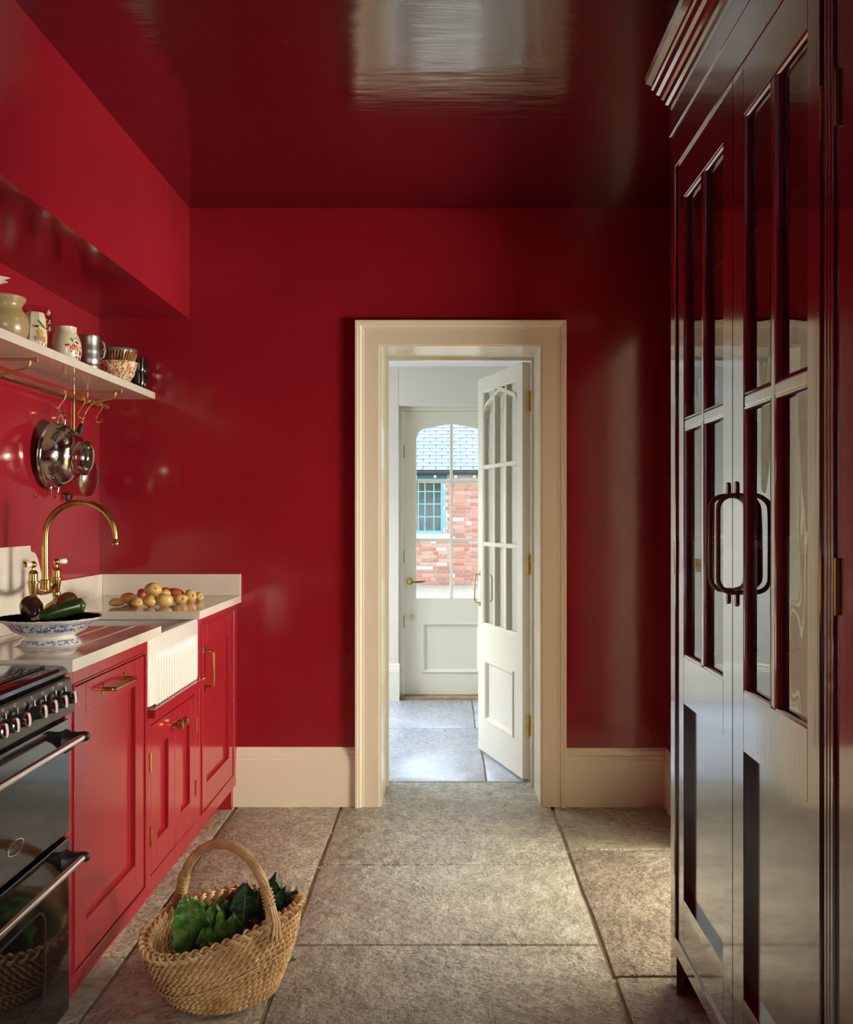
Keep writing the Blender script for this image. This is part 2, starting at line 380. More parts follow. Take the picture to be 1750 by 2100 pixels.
        o = bpy.data.objects.new(name, me); COL.objects.link(o)
        if parent: o.parent = parent
        else: o.location = o_
        ORG[o.name] = o_
        if kind: o['kind'] = kind
        return o
def tag(o, label=None, cat=None, group=None, kind=None):
    if label: o['label'] = label
    if cat: o['category'] = cat
    if group: o['group'] = group
    if kind: o['kind'] = kind
    return o
def thing(name, loc, label=None, cat=None, group=None, rz=0, kind=None):
    o = bpy.data.objects.new(name, None); COL.objects.link(o); o.location = loc; o.rotation_euler.z = rz
    o.empty_display_size = .05
    ORG[o.name] = Vector(loc); tag(o, label, cat, group, kind); return o
def B(x0, x1, y0, y1, z0, z1): return MB().box(x0, x1, y0, y1, z0, z1)
def copy_part(src, parent, dloc=(0, 0, 0), mat=None):
    c = src.copy(); COL.objects.link(c); c.parent = parent; c.location = src.location + Vector(dloc); return c
def arc(c, r, a0, a1, n, fn):
    return [fn(c[0] + r * math.cos(a0 + (a1 - a0) * i / n), c[1] + r * math.sin(a0 + (a1 - a0) * i / n)) for i in range(n + 1)]
def text_polys(s, size, shear=0):
    cu = bpy.data.curves.new('lettering', 'FONT'); cu.body = s; cu.size = size; cu.align_x = 'CENTER'; cu.align_y = 'CENTER'; cu.shear = shear
    cu.resolution_u = 2
    ob = bpy.data.objects.new('lettering', cu); COL.objects.link(ob)
    dg = bpy.context.evaluated_depsgraph_get(); me = bpy.data.meshes.new_from_object(ob.evaluated_get(dg))
    vs = [v.co.copy() for v in me.vertices]; fs = [tuple(p.vertices) for p in me.polygons]
    bpy.data.objects.remove(ob); bpy.data.curves.remove(cu); bpy.data.meshes.remove(me)
    return vs, fs
def slab(vs2, fs, fn, t0, t1):
    """a flat printed shape given real thickness t0..t1 along fn's third axis"""
    m = MB(); n = len(vs2)
    m.add([fn(p[0], p[1], t1) for p in vs2] + [fn(p[0], p[1], t0) for p in vs2], list(fs) + [tuple(n + i for i in reversed(q)) for q in fs])
    return m

# ------------------------------------------------------------------ room dimensions
XL, YB, ZC = -1.557, 4.348, 2.663        # left wall, end wall, ceiling
XR, YR = 0.978, -1.70                    # right wall, rear wall
YH = 4.72                                # hall side of the end wall
OX0, OX1, OZ = -0.298, 0.4087, 2.048     # clear door opening

# ------------------------------------------------------------------ setting: floor
fl = B(-1.7, 1.45, YR - .1, 7.05, -.12, -.011).build('floor', M['grout'], org=(0, 0, 0)); tag(fl, kind='structure')
def flag(x0, x1, y0, y1, mi, g=.0065, dz=0):
    m = MB(); n = 5
    def jit(): return random.uniform(-.0025, .0025)
    pts = []
    for i in range(n): pts.append((x0 + g + (x1 - x0 - 2 * g) * i / n, y0 + g + jit()))
    for i in range(n): pts.append((x1 - g + jit(), y0 + g + (y1 - y0 - 2 * g) * i / n))
    for i in range(n): pts.append((x1 - g - (x1 - x0 - 2 * g) * i / n, y1 - g + jit()))
    for i in range(n): pts.append((x0 + g + jit(), y1 - g - (y1 - y0 - 2 * g) * i / n))
    m.prism(pts, lambda a, b, t: (a, b, t), -.05, dz)
    return m.build('flagstone', M['flag'][mi], fl, bevel=.004, seg=2, smooth=True)
A_, B_, C_ = -.478, .462, -.943
# middle column
for i, (y0, y1) in enumerate(((-1.7, -.6), (-.6, .55), (.55, 1.75), (1.75, 2.938), (2.938, 3.612), (3.612, 4.004), (4.004, 4.739))):
    flag(A_, B_, y0, y1, (0, 1, 0, 0, 1, 0, 0)[i])
for i, (y0, y1) in enumerate(((-1.7, -.2), (-.2, 1.3), (1.3, 2.736), (2.736, 3.776), (3.776, 4.739))):
    flag(B_, 1.30, y0, y1, (1, 0, 1, 2, 3)[i])
for i, (y0, y1) in enumerate(((-1.7, -.3), (-.3, 1.1), (1.1, 2.30), (2.30, 3.385), (3.385, 4.739))):
    flag(C_, A_, y0, y1, (2, 3, 2, 2, 2)[i])
for i, (y0, y1) in enumerate(((-1.7, .4), (.4, 1.6), (1.6, 2.857), (2.857, 4.36))):
    flag(-1.557, C_, y0, y1, (3, 2, 1, 2)[i])
for x0, x1, y0, y1, k in ((-1.6, -.7, 4.739, 5.937, 1), (-.7, .185, 4.739, 5.937, 0), (.185, 1.35, 4.739, 5.937, 1),
                          (-1.6, -.86, 5.937, 6.96, 0), (-.86, .165, 5.937, 6.96, 1), (.165, 1.35, 5.937, 6.96, 0)):
    flag(x0, x1, y0, y1, 4, g=.004)

# ------------------------------------------------------------------ setting: walls and ceilings
def struct(name, mb, mat, **k):
    o = mb.build(name, mat, **k); o['kind'] = 'structure'; return o
struct('wall_left', B(XL - .25, XL, YR - .1, YB + .02, -.1, ZC), M['wall'])
WX0, WX1, WZ = OX0 - .032, OX1 + .032, OZ + .032
mb = B(XL - .25, WX0, YB, YH, -.1, ZC).box(WX1, XR + .6, YB, YH, -.1, ZC).box(WX0, WX1, YB, YH, WZ, ZC)
struct('wall_back', mb, M['wall'])
SY0, SY1, SZ = 2.78, 3.76, 2.24      # glazed doorway in the right wall
mb = B(XR, XR + .45, .15, SY0, -.1, ZC).box(XR, XR + .45, YR - .1, -1.25, -.1, ZC).box(XR, XR + .45, -1.25, .15, 2.15, ZC).box(XR, XR + .45, SY1, YB + .02, -.1, ZC).box(XR, XR + .45, SY0, SY1, SZ, ZC)
struct('wall_right', mb, M['wall'])
mb = B(XL - .2, XR + .4, YR - .2, YR, -.1, ZC)
struct('wall_rear', mb, M['wall'])
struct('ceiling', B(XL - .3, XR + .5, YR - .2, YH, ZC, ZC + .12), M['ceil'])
struct('wall_bulkhead', B(XL - .01, -1.154, YR, YB + .005, 2.170, ZC + .01), M['wall'], bevel=.003)
# hall
HX0, HX1, HY1, HZ = -1.62, .98, 6.83, 2.336
EX0, EX1, EZ = -.348, .390, 2.063
mb = B(HX0 - .2, EX0, HY1, HY1 + .22, -.1, HZ + .1).box(EX1, HX1 + .2, HY1, HY1 + .22, -.1, HZ + .1).box(EX0, EX1, HY1, HY1 + .22, EZ, HZ + .1)
struct('wall_hall_back', mb, M['hallwall'], bevel=.004)
mb = B(HX0 - .2, HX0, YH - .05, 5.35, -.1, HZ + .1).box(HX0 - .2, HX0, 6.55, HY1 + .2, -.1, HZ + .1).box(HX0 - .2, HX0, 5.35, 6.55, -.1, .55).box(HX0 - .2, HX0, 5.35, 6.55, 2.15, HZ + .1)
struct('wall_hall_left', mb, M['hallwall'])
struct('wall_hall_right', B(HX1, HX1 + .2, YH - .05, HY1 + .2, -.1, HZ + .1), M['hallwall'])
struct('ceiling_hall', B(HX0 - .3, HX1 + .3, YH, HY1 + .22, HZ, HZ + .12), M['hallwhite'])
mb = B(HX0 - .05, WX0 - .02, YH, YH + .012, 0, HZ).box(WX1 + .02, HX1, YH, YH + .012, 0, HZ).box(WX0 - .02, WX1 + .02, YH, YH + .012, WZ, HZ)
struct('wall_hall_front', mb, M['hallwall'])

# baseboards with a moulded top
def base_prof(h=.262, t=.024):
    return [(0, 0), (t, 0), (t, h * .80), (t - .003, h * .815), (t - .003, h * .86), (t - .008, h * .88), (t - .010, h * .95), (t - .016, h * .985), (t - .017, h), (0, h)]
def baseboard(name, p0, p1, nrm, h=.262):
    pr = base_prof(h); p0 = Vector(p0); p1 = Vector(p1); nrm = Vector(nrm)
    rings = [[p + nrm * a + Vector((0, 0, b)) for a, b in pr] for p in (p0, p1)]
    return struct(name, MB().loft(rings), M['cream'])
CX0, CX1, CZ = -.413, .522, 2.157
baseboard('baseboard_back', (-.96, YB, 0), (CX0, YB, 0), (0, -1, 0))
baseboard('baseboard_back_right', (CX1, YB, 0), (XR, YB, 0), (0, -1, 0), .258)
baseboard('baseboard_right', (XR, YB, 0), (XR, SY1 + .09, 0), (-1, 0, 0), .258)
baseboard('baseboard_hall', (HX0, HY1, 0), (EX0 + .006, HY1, 0), (0, -1, 0), .258)
baseboard('baseboard_hall_right', (EX1, HY1, 0), (HX1, HY1, 0), (0, -1, 0), .258)

# door architrave (three mitred lengths are one moulding) and lining
def u_sweep(x0, x1, zt, prof, fn):
    rings = []
    for k in range(4):
        rings.append([fn((x0 + w) if k < 2 else (x1 - w), (zt - w) if k in (1, 2) else 0, t) for w, t in prof])
    return MB().loft(rings)
CAS = [(0, 0), (0, .040), (.010, .040), (.014, .036), (.020, .036), (.030, .024), (.036, .024), (.038, .021), (.104, .021), (.106, .017), (.1115, .017), (.1115, 0)]
struct('trim_1', u_sweep(CX0, CX1, CZ, CAS, lambda a, b, t: (a, YB - t, b)), M['cream'])
LIN = [(0, YB - .012), (.033, YB - .012), (.033, YB + .31), (.046, YB + .312), (.046, YB + .33), (.033, YB + .331), (.033, YH + .014), (0, YH + .014)]
rings = []
for k in range(4):
    rings.append([((WX0 - .001 + w) if k < 2 else (WX1 + .001 - w), y, (WZ + .001 - w) if k in (1, 2) else 0) for w, y in LIN])
struct('trim_2', MB().loft(rings), M['cream'])
struct('trim_3', u_sweep(WX0 - .08, WX1 + .08, WZ + .08, [(0, 0), (0, .02), (.08, .02), (.08, 0)], lambda a, b, t: (a, YH + .012 + t, b)), M['cream'])

# window of the side room, and two unseen ones added for the fill lamps
def window(name, fn, a0, a1, b0, b1, na, nb, bar=.025, fr=.06):
    w = MB().loopframe(a0, a1, b0, b1, [(0, -.03), (0, .03), (fr, .03), (fr, -.03)], fn).build(name, M['cream']); w['kind'] = 'structure'
    for i in range(1, na):
        a = a0 + (a1 - a0) * i / na
        MB().prism([(a - bar / 2, b0 + fr), (a + bar / 2, b0 + fr), (a + bar / 2, b1 - fr), (a - bar / 2, b1 - fr)], fn, -.015, .015).build('glazing_bar', M['cream'], w)
    for j in range(1, nb):
        b = b0 + (b1 - b0) * j / nb
        MB().prism([(a0 + fr, b - bar / 2), (a1 - fr, b - bar / 2), (a1 - fr, b + bar / 2), (a0 + fr, b + bar / 2)], fn, -.014, .014).build('glazing_bar', M['cream'], w)
    MB().prism([(a0 + fr, b0 + fr), (a1 - fr, b0 + fr), (a1 - fr, b1 - fr), (a0 + fr, b1 - fr)], fn, -.002, .002).build('pane', M['glass'], w)
    return w
window('window_1', lambda a, b, t: (3.10 + t, a, b), 2.30, 3.66, .45, 2.0, 2, 2)
window('added_window_near', lambda a, b, t: (XR + .12 + t, a, b), -1.25, .15, 0, 2.15, 2, 3)  # unseen window behind the camera, added to carry the near fill
window('added_window_hall', lambda a, b, t: (HX0 - .10 + t, a, b), 5.35, 6.55, .55, 2.15, 2, 2)  # unseen window added in the hall's left wall for its fill lamp
PROF_SIDE = [(0, 0), (0, .03), (.08, .03), (.08, 0)]
rings = []
for k in range(4):
    rings.append([(XR - t, (SY0 - .08 + w) if k < 2 else (SY1 + .08 - w), (SZ + .08 - w) if k in (1, 2) else 0) for w, t in PROF_SIDE])
struct('trim_4', MB().loft(rings), M['cream'])
rings = []
for k in range(4):
    rings.append([(x, (SY0 - .001 + w) if k < 2 else (SY1 + .001 - w), (SZ + .001 - w) if k in (1, 2) else 0) for w, x in ((0, XR - .005), (.03, XR - .005), (.03, XR + .46), (0, XR + .46))])
struct('trim_6', MB().loft(rings), M['cream'])
# side room seen only by its light
SRX = 3.05
mb = B(SRX, SRX + .15, 1.5, 2.30, -.1, 2.5).box(SRX, SRX + .15, 3.66, 4.6, -.1, 2.5).box(SRX, SRX + .15, 2.30, 3.66, -.1, .45).box(SRX, SRX + .15, 2.30, 3.66, 2.0, 2.5)
struct('wall_side_room_end', mb, M['hallwall'])
struct('wall_side_room_near', B(XR + .45, SRX + .15, 1.4, 1.5, -.1, 2.5), M['hallwall'])
struct('wall_side_room_far', B(XR + .45, SRX + .15, 4.6, 4.7, -.1, 2.5), M['hallwall'])
struct('ceiling_side_room', B(XR + .40, SRX + .15, 1.4, 4.7, 2.45, 2.6), M['hallwhite'])
struct('floor_side_room', B(XR + .40, SRX + .15, 1.4, 4.7, -.12, -.004), M['flag'][1])

# ------------------------------------------------------------------ arched glazing curve shared by both doors
def tudor(x, half, rise):
    """height of a four-centred arch at x (-half..half), 0 at the springing"""
    q = min(1.0, abs(x) / half); r0 = .30
    if q > 1 - r0:
        k = (q - (1 - r0)) / r0; return rise * .66 * math.sqrt(max(0, 1 - k * k))
    return rise * (.66 + .34 * (1 - q / (1 - r0)))

# exterior door --------------------------------------------------------------
dy = 6.93
d2 = thing('door_2', (0.02, dy, 0), kind='structure'); d2['label'] = 'cream part-glazed exterior door with arched panes at the end of the hall'
fE = lambda a, b, t: (a, dy - t, b)
jm = MB()
for x0, x1 in ((EX0, EX0 + .028), (EX1 - .028, EX1)): jm.box(x0, x1, dy - .02, dy + .07, 0, EZ - .028)
jm.box(EX0, EX1, dy - .02, dy + .07, EZ - .028, EZ)
jm.build('door_frame', M['cream'], d2, bevel=.002)
LX0, LX1 = -.318, .360; GX0, GX1, GZ0, GZS, GZT = -.228, .270, .707, 1.845, 1.950; GM = (GX0 + GX1) / 2
lf = MB(); T0, T1 = -.044, 0
def P(x0, x1, z0, z1): lf.prism([(x0, z0), (x1, z0), (x1, z1), (x0, z1)], fE, T0, T1)
P(LX0, GX0, .022, 2.033); P(GX1, LX1, .022, 2.033); P(GX0, GX1, .022, .182); P(GX0, GX1, .526, GZ0); P(GX0, -.181, .182, .526); P(.223, GX1, .182, .526)
n = 24
for i in range(n):
    xa, xb = GX0 + (GX1 - GX0) * i / n, GX0 + (GX1 - GX0) * (i + 1) / n
    za, zb = GZS + tudor(xa - GM, (GX1 - GX0) / 2, GZT - GZS), GZS + tudor(xb - GM, (GX1 - GX0) / 2, GZT - GZS)
    lf.prism([(xa, za), (xb, zb), (xb, 2.033), (xa, 2.033)], fE, T0, T1)
lf.build('door_leaf', M['cream'], d2)
MB().prism([(-.181, .182), (.223, .182), (.223, .526), (-.181, .526)], fE, -.034, -.012).build('door_panel', M['cream'], d2)
MB().loopframe(-.186, .228, .177, .531, [(0, -.002), (0, .006), (.006, .008), (.014, .004), (.020, -.004), (.026, -.012), (.026, -.016), (0, -.016)], fE).build('panel_moulding', M['cream'], d2)
def vbar(x, z0, z1, w=.022): return MB().prism([(x - w / 2, z0), (x + w / 2, z0), (x + w / 2, z1), (x - w / 2, z1)], fE, -.040, -.004)
vbar(GM, GZ0, GZT - .004).build('glazing_bar', M['cream'], d2, bevel=.003)
for z in (1.120, 1.536):
    MB().prism([(GX0, z - .011), (GX1, z - .011), (GX1, z + .011), (GX0, z + .011)], fE, -.039, -.005).build('glazing_bar', M['cream'], d2, bevel=.003)
zs = [GZ0, 1.12, 1.536]
for i in range(2):
    for j in range(3):
        x0, x1 = (GX0, GM) if i == 0 else (GM, GX1)
        if j < 2: poly = [(x0, zs[j]), (x1, zs[j]), (x1, zs[j + 1]), (x0, zs[j + 1])]
        else:
            poly = [(x0, zs[2]), (x1, zs[2])] + [(x, GZS + tudor(x - GM, (GX1 - GX0) / 2, GZT - GZS) + .004) for x in [x1 + (x0 - x1) * k / 10 for k in range(11)]]
        MB().prism(poly, fE, -.024, -.020).build('pane', M['glass'], d2)
def lathe_dir(prof, base, axis, seg=20):
    q = Vector((0, 0, 1)).rotation_difference(Vector(axis)).to_matrix()
    return MB().lathe(prof, base, seg, fn=lambda p: q @ p)
rose = lathe_dir([(.0, 0), (.026, 0), (.026, .004), (.022, .006), (.019, .005), (.016, .010), (.009, .012), (.009, .045), (.011, .05), (0, .051)], (-.2745, dy, .825), (0, -1, 0)).build('handle_rose', M['brassp'], d2, smooth=True)
MB().tube([(-.2745, dy - .045, .825), (-.24, dy - .047, .824), (-.20, dy - .047, .826), (-.165, dy - .046, .831)], [.007, .0065, .009, .005], 10, flat=.7).build('lever', M['bronze'], rose, smooth=True)
kt = lathe_dir([(0, 0), (.009, 0), (.009, .006), (.005, .008), (.005, .02), (0, .02)], (-.262, dy, .582), (0, -1, 0), 12).build('thumb_turn', M['brassp'], d2, smooth=True)
B(-.266, -.248, dy - .026, dy - .018, .560, .584).build('turn_grip', M['brassp'], kt, bevel=.003)
for z in (.54, 1.0, 1.75): B(-.330, -.314, dy - .006, dy + .002, z - .045, z + .045).build('hinge', M['bronze'], d2, bevel=.001)
struct('trim_5', B(EX0, EX1, HY1 + .01, HY1 + .20, -.02, .018), pbr('worn_oak_sill', (0.42, 0.30, 0.17), .6, var=(9, (.30, .20, .10), .4, .6)), bevel=.004)

# inner door standing open into the hall ---------------------------------------
ex = Vector((-.196, .64)).normalized()
d1 = thing('door_1', (.360, 4.742, 0), rz=math.atan2(ex.y, ex.x), kind='structure'); d1['label'] = 'cream glazed inner door standing open into the hall'
ORG[d1.name] = Vector((0, 0, 0))
fI = lambda a, b, t: (a, t, b)           # local: a along the leaf, b up, t towards the visible face
W, TH = .669, -.042
S0, S1, Z0, Z1 = .074, .592, .702, 1.968
PS0, PS1, PZ0, PZ1 = .124, .545, .190, .512
lf = MB()
def P(x0, x1, z0, z1): lf.prism([(x0, z0), (x1, z0), (x1, z1), (x0, z1)], fI, TH, 0)
P(0, S0, .012, 2.040); P(S1, W, .012, 2.040); P(S0, S1, Z1, 2.040); P(S0, S1, PZ1, Z0); P(S0, S1, .012, PZ0); P(S0, PS0, PZ0, PZ1); P(PS1, S1, PZ0, PZ1)
lf.build('door_leaf', M['cream'], d1, local=True)
MB().prism([(PS0, PZ0), (PS1, PZ0), (PS1, PZ1), (PS0, PZ1)], fI, TH + .012, -.012).build('door_panel', M['cream'], d1, local=True)
MB().loopframe(PS0 - .004, PS1 + .004, PZ0 - .004, PZ1 + .004, [(0, -.002), (0, .005), (.006, .007), (.014, .003), (.020, -.004), (.026, -.012), (.026, -.018), (0, -.018)], fI).build('panel_moulding', M['cream'], d1, local=True)
ms = [S0 + (S1 - S0) / 3, S0 + 2 * (S1 - S0) / 3]
for s in ms:
    MB().prism([(s - .012, Z0), (s + .012, Z0), (s + .012, Z1), (s - .012, Z1)], fI, TH + .003, -.003).build('glazing_bar', M['cream'], d1, local=True, bevel=.004)
for z in (1.139, 1.556):
    MB().prism([(S0, z - .012), (S1, z - .012), (S1, z + .012), (S0, z + .012)], fI, TH + .004, -.002).build('glazing_bar', M['cream'], d1, local=True, bevel=.004)
SM = (S0 + S1) / 2; hw = (S1 - S0) / 2; rings = []
for i in range(25):
    s = S0 + (S1 - S0) * i / 24; z = 1.815 + tudor(s - SM, hw, .148)
    rings.append([fI(s, z, -.003), fI(s, z - .022, -.003), fI(s, z - .022, TH + .003), fI(s, z, TH + .003)])
MB().loft(rings).build('arched_bar', M['cream'], d1, local=True)
MB().loopframe(S0, S1, Z0, Z1, [(0, 0), (.010, -.008), (.010, TH + .008), (0, TH)], fI).build('glazing_bead', M['cream'], d1, local=True)
ss = [S0, *ms, S1]; zz = [Z0, 1.139, 1.556, Z1]
for i in range(3):
    for j in range(3):
        MB().prism([(ss[i], zz[j]), (ss[i + 1], zz[j]), (ss[i + 1], zz[j + 1]), (ss[i], zz[j + 1])], fI, TH / 2 - .002, TH / 2 + .002).build('pane', M['glass'], d1, local=True)
def d_handle(fn, a, b0, b1, proj, r, ear, rc=.02, seg=8):
    """pull handle: bar in the plane (b, t) standing off by proj, with screw ears beyond its feet"""
    m = MB(); pts = [fn(a, b0, .001)]
    pts += arc((proj - rc, b0 + rc), rc, -PI / 2, 0, 5, lambda t, b: fn(a, b, t)) + arc((proj - rc, b1 - rc), rc, 0, PI / 2, 5, lambda t, b: fn(a, b, t)) + [fn(a, b1, .001)]
    m.tube(pts, r, seg)
    for b, s in ((b0, -1), (b1, 1)):
        m.prism([(a - r * 1.5, b - s * r), (a + r * 1.5, b - s * r), (a + r * 1.5, b + s * ear * .8), (a, b + s * ear), (a - r * 1.5, b + s * ear * .8)], fn, -.0005, .004)
    return m
d_handle(fI, .640, .815, .970, .030, .0042, .020, .022).build('handle', M['brassp'], d1, local=True, smooth=True)
d_handle(lambda a, b, t: fI(a, b, TH - t), .640, .815, .970, .030, .0042, .020, .022).build('handle', M['brassp'], d1, local=True, smooth=True)
for z0, z1 in ((.215, .320), (1.005, 1.105), (1.800, 1.900)):
    m = MB().box(-.0025, .0, TH + .004, TH + .024, z0, z1)
    m.box(-.006, -.0005, TH - .012, TH + .004, z0, z1)
    k = m.build('hinge', M['brassp'], d1, local=True, bevel=.0008)
    mk = MB()
    for q in range(5): mk.tube([(-.004, TH - .004, z0 + (z1 - z0) * (q + .05) / 5), (-.004, TH - .004, z0 + (z1 - z0) * (q + .93) / 5)], .006, 8)
    mk.build('knuckle', M['brassp'], k, local=True, smooth=True)

# hall fittings
t = B(-.64, -.545, HY1 - .028, HY1, 2.12, 2.25).build('chime_box', M['plastic'], bevel=.005, seg=2, org=(-.59, HY1, 2.12)); tag(t, 'small white plastic box high on the hall wall, mirrored in the cupboard glass', 'box')
sw = thing('light_switch', (-.50, HY1, .95), 'brass light switch plate on the hall wall, mirrored in the cupboard glass', 'switch')
B(-.545, -.455, HY1 - .006, HY1, .905, .995).build('plate', M['brassp'], sw, bevel=.002)
lathe_dir([(0, 0), (.008, 0), (.005, .014), (0, .015)], (-.50, HY1 - .005, .95), (0, -1, -.3), 10).build('toggle', M['brassp'], sw, smooth=True)

# ------------------------------------------------------------------ outside: yard and outbuilding
gr = B(-14, 14, 7.06, 40, -.25, -.10).build('ground', M['gravel'], org=(0, 7.1, 0)); tag(gr, kind='structure')
BY = 19.7
bl = thing('brick_outbuilding', (0, BY, -.10), 'red brick outbuilding with slate roof and pale blue window across the gravel yard', 'building')
fB = lambda a, b, t: (a, BY - t, b)
WBX1, WBZ0, WBZ1 = -.060, .93, 2.02; WBX0 = -1.30
mw = MB()
mw.box(-5, WBX0, BY, BY + .3, -.12, 2.2).box(WBX1, 5, BY, BY + .3, -.12, 2.2).box(WBX0, WBX1, BY, BY + .3, -.12, WBZ0 - .11).box(WBX0, WBX1, BY, BY + .3, WBZ1, 2.2)
wl = mw.build('wall', M['mortar'], bl)
meshes = {}
cnt = 0; rest = MB()
def brick_mesh(w, mi):
    k = (round(w, 3), mi)
    if k not in meshes:
        o = B(0, w, -.008, .05, 0, .064).build('brick', M['brick%d' % mi], bevel=.003)
        meshes[k] = o.data; bpy.data.objects.remove(o)
    return meshes[k]
row = 0; z = -.095
order = []
while z < 2.0:
    x = -4.9 - (row % 2) * .16; alt = row % 2
    while x < 4.8:
        w = .212 if alt % 2 == 0 else .102
        alt += 1
        if not (x + w > WBX0 - .01 and x < WBX1 + .0 and z > WBZ0 - .17):
            order.append((abs(x + w / 2 + .02) + (0.0 if -.1 < z < 2.0 else 1), x, z, w))
        elif x < WBX1 and x + w > WBX1 + .04 and z > WBZ0 - .10:
            order.append((abs(x), WBX1 + .012, z, x + w - WBX1 - .012))
        x += w + .011
    z += .0755; row += 1
order.sort()
for i, (d, x, z, w) in enumerate(order):
    mi = random.choice((0, 0, 1, 1, 2, 3, 3, 4, 5)) if z < 1.3 else random.choice((0, 0, 1, 1, 2, 2, 3, 4))
    if i < 296:
        o = bpy.data.objects.new('brick', brick_mesh(w, mi)); COL.objects.link(o); o.parent = wl
        o.location = Vector((x, BY + random.uniform(-.004, .001), z)) - ORG[bl.name]
    else: rest.box(x, x + w, BY - .008, BY + .02, z, z + .064)
rest.build('brickwork', M['brick0'], wl, kind='stuff')
# outbuilding window
ow = MB().loopframe(WBX0, WBX1, WBZ0, WBZ1 + .02, [(0, -.05), (0, .01), (.05, .01), (.05, -.05)], fB)
ow = ow.build('window', M['bluepaint'], bl)
MB().loopframe(WBX0 + .05, WBX1 - .05, WBZ0 + .02, WBZ1 - .02, [(0, -.04), (0, 0), (.045, 0), (.045, -.04)], fB).build('casement', M['bluepaint'], ow)
xs_ = [WBX0 + .095, -.99, -.80, -.61, -.475, -.295, WBX1 - .10]
for x in xs_[1:-1]:
    MB().prism([(x - .011, WBZ0 + .05), (x + .011, WBZ0 + .05), (x + .011, WBZ1), (x - .011, WBZ1)], fB, -.03, -.005).build('glazing_bar', M['bluepaint'], ow)
for z in (1.275, 1.532, 1.784):
    MB().prism([(WBX0 + .09, z - .011), (WBX1 - .09, z - .011), (WBX1 - .09, z + .011), (WBX0 + .09, z + .011)], fB, -.029, -.006).build('glazing_bar', M['bluepaint'], ow)
zs_ = [WBZ0 + .06, 1.275, 1.532, 1.784, WBZ1 - .06]
for i in range(6):
    for j in range(4):
        MB().prism([(xs_[i], zs_[j]), (xs_[i + 1], zs_[j]), (xs_[i + 1], zs_[j + 1]), (xs_[i], zs_[j + 1])], fB, -.020, -.016).build('pane', M['glass'], ow)
B(WBX0 - .2, WBX1 + .2, BY + .75, BY + .80, .5, 2.2).build('room_wall', M['roomdim'], ow)
for x in (-.60, -.545, -.49, -.43, -.40):
    MB().tube([(x, BY + .12, 1.0), (x + random.uniform(-.05, .05), BY + .12, 1.19)], .006, 5).build('brush', M['gutter'], ow)
for z in (1.0, 1.45, 1.88): B(WBX1 - .035, WBX1 - .015, BY - .02, BY - .008, z - .04, z + .04).build('hinge', M['plastic'], ow)
B(WBX0 - .05, WBX1 + .12, BY - .06, BY + .1, WBZ0 - .105, WBZ0).build('sill', M['sill'], bl, bevel=.008)
B(WBX0 - .1, WBX1 + .03, BY - .02, BY + .1, WBZ1 + .02, 2.15).build('lintel', M['timber'], bl)
rings = [[(x, BY - .16 + .07 * math.cos(a), 2.19 + .07 * math.sin(a)) for a in [PI + PI * k / 8 for k in range(9)]] for x in (-5, 5)]
MB().loft(rings).build('gutter', M['gutter'], bl, smooth=True)
for x in (-1.06, -.66, -.27, .145, .52, .92): B(x - .025, x + .025, BY - .10, BY + .0, 2.06, 2.105).build('gutter_bracket', M['plastic'], bl)
sl = math.radians(42); R0 = Vector((0, BY - .13, 2.20)); du = Vector((0, math.cos(sl), math.sin(sl))); nn = Vector((0, -math.sin(sl), math.cos(sl)))
rf = MB().add([R0 + Vector((x, 0, 0)) + du * s + nn * t for x in (-5, 5) for s in (0, 3.2) for t in (-.05, -.004)],
              [(0, 1, 3, 2), (4, 6, 7, 5), (0, 4, 5, 1), (2, 3, 7, 6), (0, 2, 6, 4), (1, 5, 7, 3)]).build('roof', M['gutter'], bl)
sm = {}
def slate_mesh(k):
    if k not in sm:
        w = .240
        vs = [Vector((x, 0, 0)) + du * s + nn * (t + (.012 if s < .01 else 0)) for x in (0, w) for s in (0, .20) for t in (0, .007)]
        o = MB().add(vs, [(0, 1, 3, 2), (4, 6, 7, 5), (0, 4, 5, 1), (2, 3, 7, 6), (0, 2, 6, 4), (1, 5, 7, 3)]).build('slate', M['slate' if k == 0 else 'slate2'], None)
        sm[k] = o.data; bpy.data.objects.remove(o)
    return sm[k]
far = MB()
for r in range(22):
    for c in range(-18, 18):
        x = c * .252 + (r % 2) * .126; p = R0 + Vector((x, 0, 0)) + du * (r * .118)
        if r < 15 and -1.9 < x < 1.7:
            o = bpy.data.objects.new('slate', slate_mesh(random.choice((0, 0, 1)))); COL.objects.link(o); o.parent = rf
            o.location = p + nn * random.uniform(0, .002) - ORG[bl.name]
        else: far.add([p + Vector((xx, 0, 0)) + du * s + nn * t for xx in (0, .246) for s in (0, .2) for t in (.004, .011)], [(0, 1, 3, 2), (4, 6, 7, 5), (0, 4, 5, 1), (2, 3, 7, 6), (0, 2, 6, 4), (1, 5, 7, 3)])
far.build('slate_field', M['slate'], rf, kind='stuff')

